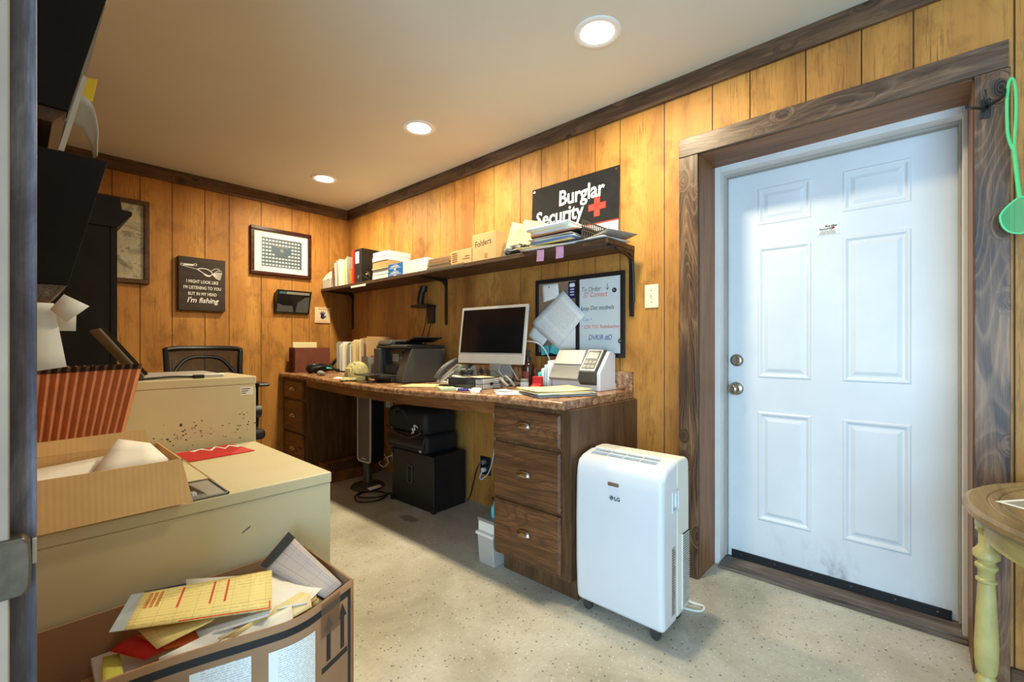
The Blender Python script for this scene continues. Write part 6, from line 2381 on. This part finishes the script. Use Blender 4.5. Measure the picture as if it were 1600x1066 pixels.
# laptop, standing open with its back to the left
t = T('laptop', 'silver laptop standing open on the taller filing cabinet, screen tilted far back', 'laptop', (0.325, 2.33, FT2))
b = B()
b.prism([(0.0, 0.0), (0.0, 0.013), (0.262, 0.013), (0.272, 0.008), (0.268, 0.0)], -0.15, 0.155, 'y')
b.done('base', M_ALU, t, bevel=0.003)
b = B()
b.prism([(0.0, 0.013), (-0.127, 0.190), (-0.119, 0.195), (0.006, 0.017)], -0.15, 0.155, 'y')
ld = b.done('lid', M_MIDGREY, t, bevel=0.003)
b = B()
b.prism([(0.006, 0.0175), (-0.1185, 0.1955), (-0.109, 0.2005), (0.0155, 0.0235)], -0.15, 0.155, 'y')
b.done('screen', M_SCREEN, ld)
t = T('black_usb_cable', 'short black cable with square plug on the taller filing cabinet', 'cable', (0.40, 2.142, FT2))
b = B()
b.tube([(-0.18, 0.012, 0.004), (-0.10, 0.004, 0.004), (0.0, 0.008, 0.010), (0.075, 0.004, 0.007)], 0.004)
b.done('cable', M_BLACKPL, t, smooth=True)
bx('plug', M_BLACKPL, t, 0.075, 0.112, -0.006, 0.014, 0.0, 0.014, 0.002)

# ------------------------------------------------------------------ black wall rack with pockets
t = T('wall_file_rack', 'black wooden two-pocket wall rack on the left wall above the cabinets', 'wall file', (-0.115, 1.30, 1.243))
# side outline in x-z: the pocket leans out from the wall
for k, z0 in enumerate((0.0, 0.358)):
    for y in (0.0, 0.30):
        b = B()
        b.prism([(0.0, z0), (0.188, z0), (0.249, z0 + 0.272), (0.0, z0 + 0.272)], y, y + 0.012, 'y')
        b.done('side_panel', M_BLACKWOOD, t, bevel=0.001)
    b = B()
    b.prism([(0.182, z0), (0.188, z0), (0.247, z0 + 0.262), (0.241, z0 + 0.262)], 0.012, 0.30, 'y')
    b.done('front_panel', M_BLACKWOOD, t)
    b = B()
    b.box(0.0, 0.186, 0.012, 0.30, z0, z0 + 0.012)
    b.done('bottom', M_BLACKWOOD, t)
    b = B()
    b.prism([(0.002, z0 - 0.03), (0.165, z0 - 0.03), (0.187, z0 - 0.001), (0.002, z0 - 0.001)], 0.004, 0.308, 'y')
    b.done('ledge', M_GREYWOOD if k == 0 else M_SHELF, t, bevel=0.001)
b = B()
b.box(0.0, 0.008, 0.0, 0.312, -0.03, 0.66)
b.done('back_board', M_BLACKWOOD, t)
# what hangs in and from it
b = B()
oc = catmull([(0.090, 1.33, 1.658), (0.102, 1.33, 1.652), (0.114, 1.33, 1.636), (0.121, 1.33, 1.593), (0.1205, 1.33, 1.560), (0.120, 1.33, 1.531)], 4)
ic = catmull([(0.066, 1.345, 1.594), (0.080, 1.345, 1.592), (0.097, 1.345, 1.585), (0.110, 1.345, 1.556), (0.1135, 1.345, 1.540), (0.115, 1.345, 1.530)], 4)
b.grid(lambda u, v: (oc[round(u * (len(oc) - 1))] * v + ic[round(u * (len(ic) - 1))] * (1 - v)) - Vector((0.1, 1.335, 1.59)), len(oc) - 1, 4)
sl_ = b.done('clear_sleeve', M_CLEAR, None, smooth=True, thick=0.0015)
sl_.location = (0.1, 1.335, 1.59)
tag(sl_, 'curled clear plastic sleeve bending from the upper rack pocket to the lower one', 'sleeve')
t = T('yellow_tab', 'bright yellow plastic tab sticking out of the upper rack pocket', 'tab', (0.097, 1.336, 1.650))
b = B()
b.prism([(-0.002, 0.0), (0.016, -0.002), (0.0245, 0.050), (0.004, 0.046)], -0.002, 0.002, 'y')
b.done('tab_sheet', M_YELLOW, t)
t = T('hanging_strip', 'narrow clear strip hanging at the front edge between the rack pockets', 'strip', (0.0605, 1.302, 1.517))
b = B()
b.prism([(-0.002, 0.0), (0.0065, -0.001), (0.0415, 0.165), (0.0345, 0.168)], -0.002, 0.0, 'y')
b.done('strip_sheet', M_CLEAR, t)
quad_sheet('hanging_paper', 'large white sheet drooping below the black wall rack', 'paper', [(-0.10, 1.295, 1.205), (0.052, 1.295, 1.203), (0.070, 1.285, 1.075), (-0.10, 1.285, 1.045)], M_PAPER, n=4, bow=0.004)
quad_sheet('hanging_paper', 'small tilted white slip sticking out under the wall rack', 'paper', [(0.066, 1.288, 1.222), (0.104, 1.288, 1.200), (0.070, 1.288, 1.165), (0.046, 1.288, 1.190)], M_PAPER, n=2)
quad_sheet('hanging_paper', 'grey-white slip hanging behind the tilted slip under the rack', 'paper', [(0.052, 1.31, 1.200), (0.086, 1.31, 1.200), (0.085, 1.31, 1.148), (0.060, 1.31, 1.148)], M_OFFWHITE, n=2)

# ------------------------------------------------------------------ big carton on the floor, full of papers
BX0, BX1, BY0, BY1, BZ = -0.10, 0.592, 1.102, 1.392, 0.507
t = T('floor_carton', 'large brown carton with black arrows, full of papers, on the floor in front', 'box', (0.25, 1.24, 0))
ox, oy = 0.25, 1.24


def dent_raw(x):
    """the overfull front wall bulges outward, most at one soft crease"""
    if x > 0.43:
        return -0.072 * max(0.0, min(1.0, (0.592 - x) / 0.162)) ** 0.9
    s = max(0.0, min(1.0, (x - 0.06) / 0.37))
    return -0.072 * s * s * (3 - 2 * s) * (0.35 + 0.65 * s)


def dent(x):
    return sum(dent_raw(x + 0.012 * k) for k in range(-3, 4)) / 7 if x < BX1 - 0.04 else dent_raw(x) * 0.5 + 0.5 * sum(dent_raw(min(x + 0.012 * k, BX1)) for k in range(-3, 4)) / 7


def front_wall(b, x0, x1, zf0, zf1, off, nx=60, nz=8, m=None):
    def fn(u, v):
        x = x0 + (x1 - x0) * u
        z = zf0 + (zf1 - zf0) * v
        k = min(1.0, z / 0.30)
        return Vector((x - ox, BY0 - oy + dent(x) * k * (2 - k) - off, z))
    b.grid(fn, nx, nz, m)


b = B()
front_wall(b, BX0, BX1, 0.0, BZ, 0.0)
b.done('front_wall', M_CARDBIG, t, smooth=True, thick=0.006)
b = B()
b.box(BX1 - ox - 0.006, BX1 - ox, BY0 - oy, BY1 - oy, 0, BZ)
b.box(BX0 - ox, BX1 - ox, BY1 - oy - 0.006, BY1 - oy, 0, BZ)
b.box(BX0 - ox, BX0 - ox + 0.006, BY0 - oy, BY1 - oy, 0, BZ)
b.box(BX0 - ox, BX1 - ox, BY0 - oy, BY1 - oy, 0, 0.006)
b.done('side_walls', M_CARDBIG, t, bevel=0.001)
# printed black border, arrows and stuck-on papers follow the bowed wall
b = B()
front_wall(b, BX0, BX1 - 0.010, BZ - 0.032, BZ - 0.015, 0.0036, 60, 2)
front_wall(b, BX1 - 0.020, BX1 - 0.010, 0.02, BZ - 0.015, 0.0036, 1, 8)
b.done('printed_border', M_INK, t)
for xc in (0.508, 0.553):
    b = B()
    front_wall(b, xc - 0.0065, xc + 0.0065, BZ - 0.150, BZ - 0.066, 0.0036, 2, 6)
    V = []
    for (dx, z) in ((-0.0145, BZ - 0.074), (0.0145, BZ - 0.074), (0.0, BZ - 0.038)):
        x = xc + dx
        V.append((x - ox, BY0 - oy + dent(x) - 0.0036, z))
    b.poly(V)
    b.done('printed_arrow', M_INK, t)
b = B()
front_wall(b, 0.487, 0.570, BZ - 0.170, BZ - 0.156, 0.0036, 4, 1)
b.done('printed_bar', M_INK, t)
for nm, x0, x1, z0, z1 in (('packing_list', 0.366, 0.468, 0.22, 0.455), ('shipping_label', 0.232, 0.335, 0.26, 0.462)):
    b = B()

    def fn(u, v, x0=x0, x1=x1, z0=z0, z1=z1):
        x = x0 + (x1 - x0) * u
        z = z0 + (z1 - z0) * v
        k = min(1.0, z / 0.30)
        return Vector((x - ox, BY0 - oy + dent(x) * k * (2 - k) - 0.0042, z))
    b.grid(fn, 6, 6, None, x1 - x0, z1 - z0)
    b.done(nm, M_PRINT, t, smooth=True)
b = B()
front_wall(b, 0.485, 0.545, BZ - 0.085, BZ - 0.002, 0.005, 6, 6)
b.done('clear_tape', M_TAPECLEAR, t, smooth=True)

# contents: a deep fill of envelopes with loose forms on top
t = T('mail_stack', 'deep stack of mixed envelopes filling the large floor carton', 'papers', (0.27, 1.262, 0.008))
random.seed(17)
cols_ = [M_PAPER, M_CREAM, M_CREAM2, M_PAPER, M_REDORANGE, M_CARDPALE, M_GREY_CARD]
for i in range(22):
    z = 0.001 + i * 0.0188
    b = B()
    a = random.uniform(-0.05, 0.05)
    b.obox((random.uniform(-0.02, 0.02) + 0.075, random.uniform(-0.008, 0.008) + 0.006, z + 0.009), (0.46 + random.uniform(-0.02, 0.0), 0.205, 0.017), (0, 0, a))
    b.done('envelope', cols_[i % 7], t, bevel=0.002)


def top_sheet(name, label, cat, pts, mat, **kw):
    return quad_sheet(name, label, cat, pts, mat, **kw)
PAP = 'papers'
quad_sheet('yellow_sheaf', 'yellow-green sheets at the left end of the papers in the floor carton', PAP, [(0.1253, 1.30, 0.448), (0.152, 1.29, 0.446), (0.1496, 1.20, 0.432), (0.1166, 1.21, 0.440)], M_SHIRT, n=3, thick=0.004)
quad_sheet('red_folder', 'open red folder under the yellow forms in the floor carton', 'folder', [(0.1377, 1.30, 0.4554), (0.191, 1.31, 0.4646), (0.2734, 1.19, 0.4586), (0.1832, 1.215, 0.4528)], M_RED, n=8, bow=-0.012, thick=0.002)
quad_sheet('red_folder', 'crumpled red sleeve at the front of the papers in the floor carton', 'folder', [(0.1633, 1.19, 0.4536), (0.2017, 1.175, 0.4534), (0.2606, 1.14, 0.4605), (0.1742, 1.155, 0.4469)], M_RED, n=4, bow=0.006, thick=0.003)
quad_sheet('orange_envelope', 'orange-brown envelope edge below the ruled yellow form in the floor carton', 'envelope', [(0.177, 1.29, 0.4760), (0.2879, 1.20, 0.4732), (0.2929, 1.17, 0.4623), (0.2179, 1.20, 0.4657)], M_ORANGE, n=3, thick=0.003)
quad_sheet('manila_envelope', 'tan envelope along the front right edge of the floor carton', 'envelope', [(0.4844, 1.16, 0.4949), (0.5376, 1.135, 0.4573), (0.4594, 1.15, 0.4353), (0.3042, 1.125, 0.4788)], M_CREAM, n=4, thick=0.005)
quad_sheet('navy_card', 'navy and white card against the back wall of the floor carton', 'card', [(0.2077, 1.383, 0.5252), (0.2904, 1.383, 0.5127), (0.2989, 1.36, 0.4966), (0.2162, 1.36, 0.515)], M_NAVY, n=2)
quad_sheet('white_sheaf', 'broad white sheets under the yellow form in the floor carton', PAP, [(0.2887, 1.375, 0.5265), (0.5444, 1.27, 0.4904), (0.458, 1.125, 0.4759), (0.2748, 1.25, 0.4867)], M_PAPER, n=5, bow=0.003)
quad_sheet('white_sheaf', 'torn-edged white sheet at the right of the papers in the floor carton', PAP, [(0.4268, 1.30, 0.5015), (0.553, 1.165, 0.4851), (0.4832, 1.12, 0.4817), (0.3672, 1.16, 0.4923)], M_PAPER, n=4, bow=0.004)
quad_sheet('printed_letter', 'printed white letter poking out below the yellow forms in the floor carton', PAP, [(0.272, 1.21, 0.4764), (0.4125, 1.135, 0.4964), (0.3931, 1.12, 0.4896), (0.2735, 1.18, 0.4701)], M_PRINT, n=3, su=0.2, sv=0.05)
quad_sheet('ruled_form', 'ruled yellow form below the large yellow form in the floor carton', PAP, [(0.1818, 1.285, 0.4868), (0.3194, 1.20, 0.4964), (0.2954, 1.18, 0.4974), (0.2014, 1.20, 0.4731)], M_YELLOWFORM2, n=4, su=0.16, sv=0.1)
f = quad_sheet('invoice_form', 'large yellow invoice form with red bars on top of the floor carton papers', PAP, [(0.1809, 1.36, 0.5371), (0.4664, 1.30, 0.5097), (0.4036, 1.125, 0.4998), (0.133, 1.275, 0.5082)], M_YELLOWFORM, n=6, su=0.28, sv=0.2)
cc = f.location.copy()


def on_form(u, v, up=0.0012):
    tl, tr, br, bl = Vector((0.1809, 1.36, 0.5371)), Vector((0.4664, 1.30, 0.5097)), Vector((0.4036, 1.125, 0.4998)), Vector((0.133, 1.275, 0.5082))
    p = (bl * (1 - u) + br * u) * (1 - v) + (tl * (1 - u) + tr * u) * v
    return p - cc + Vector((0, 0, up))


b = B()
for u0, u1, v0, v1 in ((0.345, 0.36, 0.40, 0.93), (0.56, 0.575, 0.36, 0.94), (0.66, 0.675, 0.36, 0.94), (0.40, 0.985, 0.02, 0.045), (0.98, 0.99, 0.02, 0.2)):
    b.poly([on_form(u0, v0), on_form(u1, v0), on_form(u1, v1), on_form(u0, v1)])
b.done('red_bars', M_REDORANGE, f)
b = B()
b.poly([on_form(0, 0), on_form(0.085, 0), on_form(0.075, 1), on_form(0, 1)])
b.done('grey_stub', M_LGGREY, f)
b = B()
random.seed(6)
for i in range(3):
    for j in range(6):
        u = 0.13 + i * 0.035
        v = 0.52 + j * 0.07
        b.poly([on_form(u, v), on_form(u + 0.022, v), on_form(u + 0.022, v + 0.05), on_form(u, v + 0.05)])
mk = b.done('red_print', plain('orange_type', (210, 130, 60), 0.7), f)
f = quad_sheet('delivery_form', 'grey-pink form with a dark top band standing at the right of the floor carton', PAP, [(0.5256, 1.345, 0.5807), (0.580, 1.13, 0.4880), (0.530, 1.125, 0.4720), (0.4463, 1.335, 0.5156)], M_PRINTG, n=5, bow=0.004, su=0.24, sv=0.12)
cc = f.location.copy()
b = B()
P_ = [Vector(p) - cc + Vector((0, -0.004, 0.003)) for p in ((0.5256, 1.345, 0.5807), (0.5330, 1.318, 0.5690), (0.4560, 1.312, 0.5110), (0.4463, 1.335, 0.5156))]
b.poly(P_)
b.done('dark_band', M_DKGREY, f)

random.seed(77)
for i, (lb, m, x0, x1, dz) in enumerate((('white envelope edge along the front of the floor carton', M_PAPER, 0.25, 0.45, 0.0), ('cream envelope standing along the front of the floor carton', M_CREAM2, 0.30, 0.50, 0.006), ('brown-edged envelope near the front right of the floor carton', M_CARDPALE, 0.33, 0.52, 0.012), ('white torn envelope in the middle front of the floor carton', M_WHITE, 0.20, 0.36, 0.0))):
    y = 1.105 + 0.014 * i
    quad_sheet('envelope', lb, 'envelope', [(x0, y + 0.03, 0.466 + dz), (x1, y + 0.025, 0.486 + dz - 0.02 * (i == 2)), (x1 - 0.01, y - 0.01, 0.468 + dz), (x0 + 0.01, y - 0.012 + 0.012 * (i == 3), 0.448 + dz)], m, n=4, bow=0.004, thick=0.003)
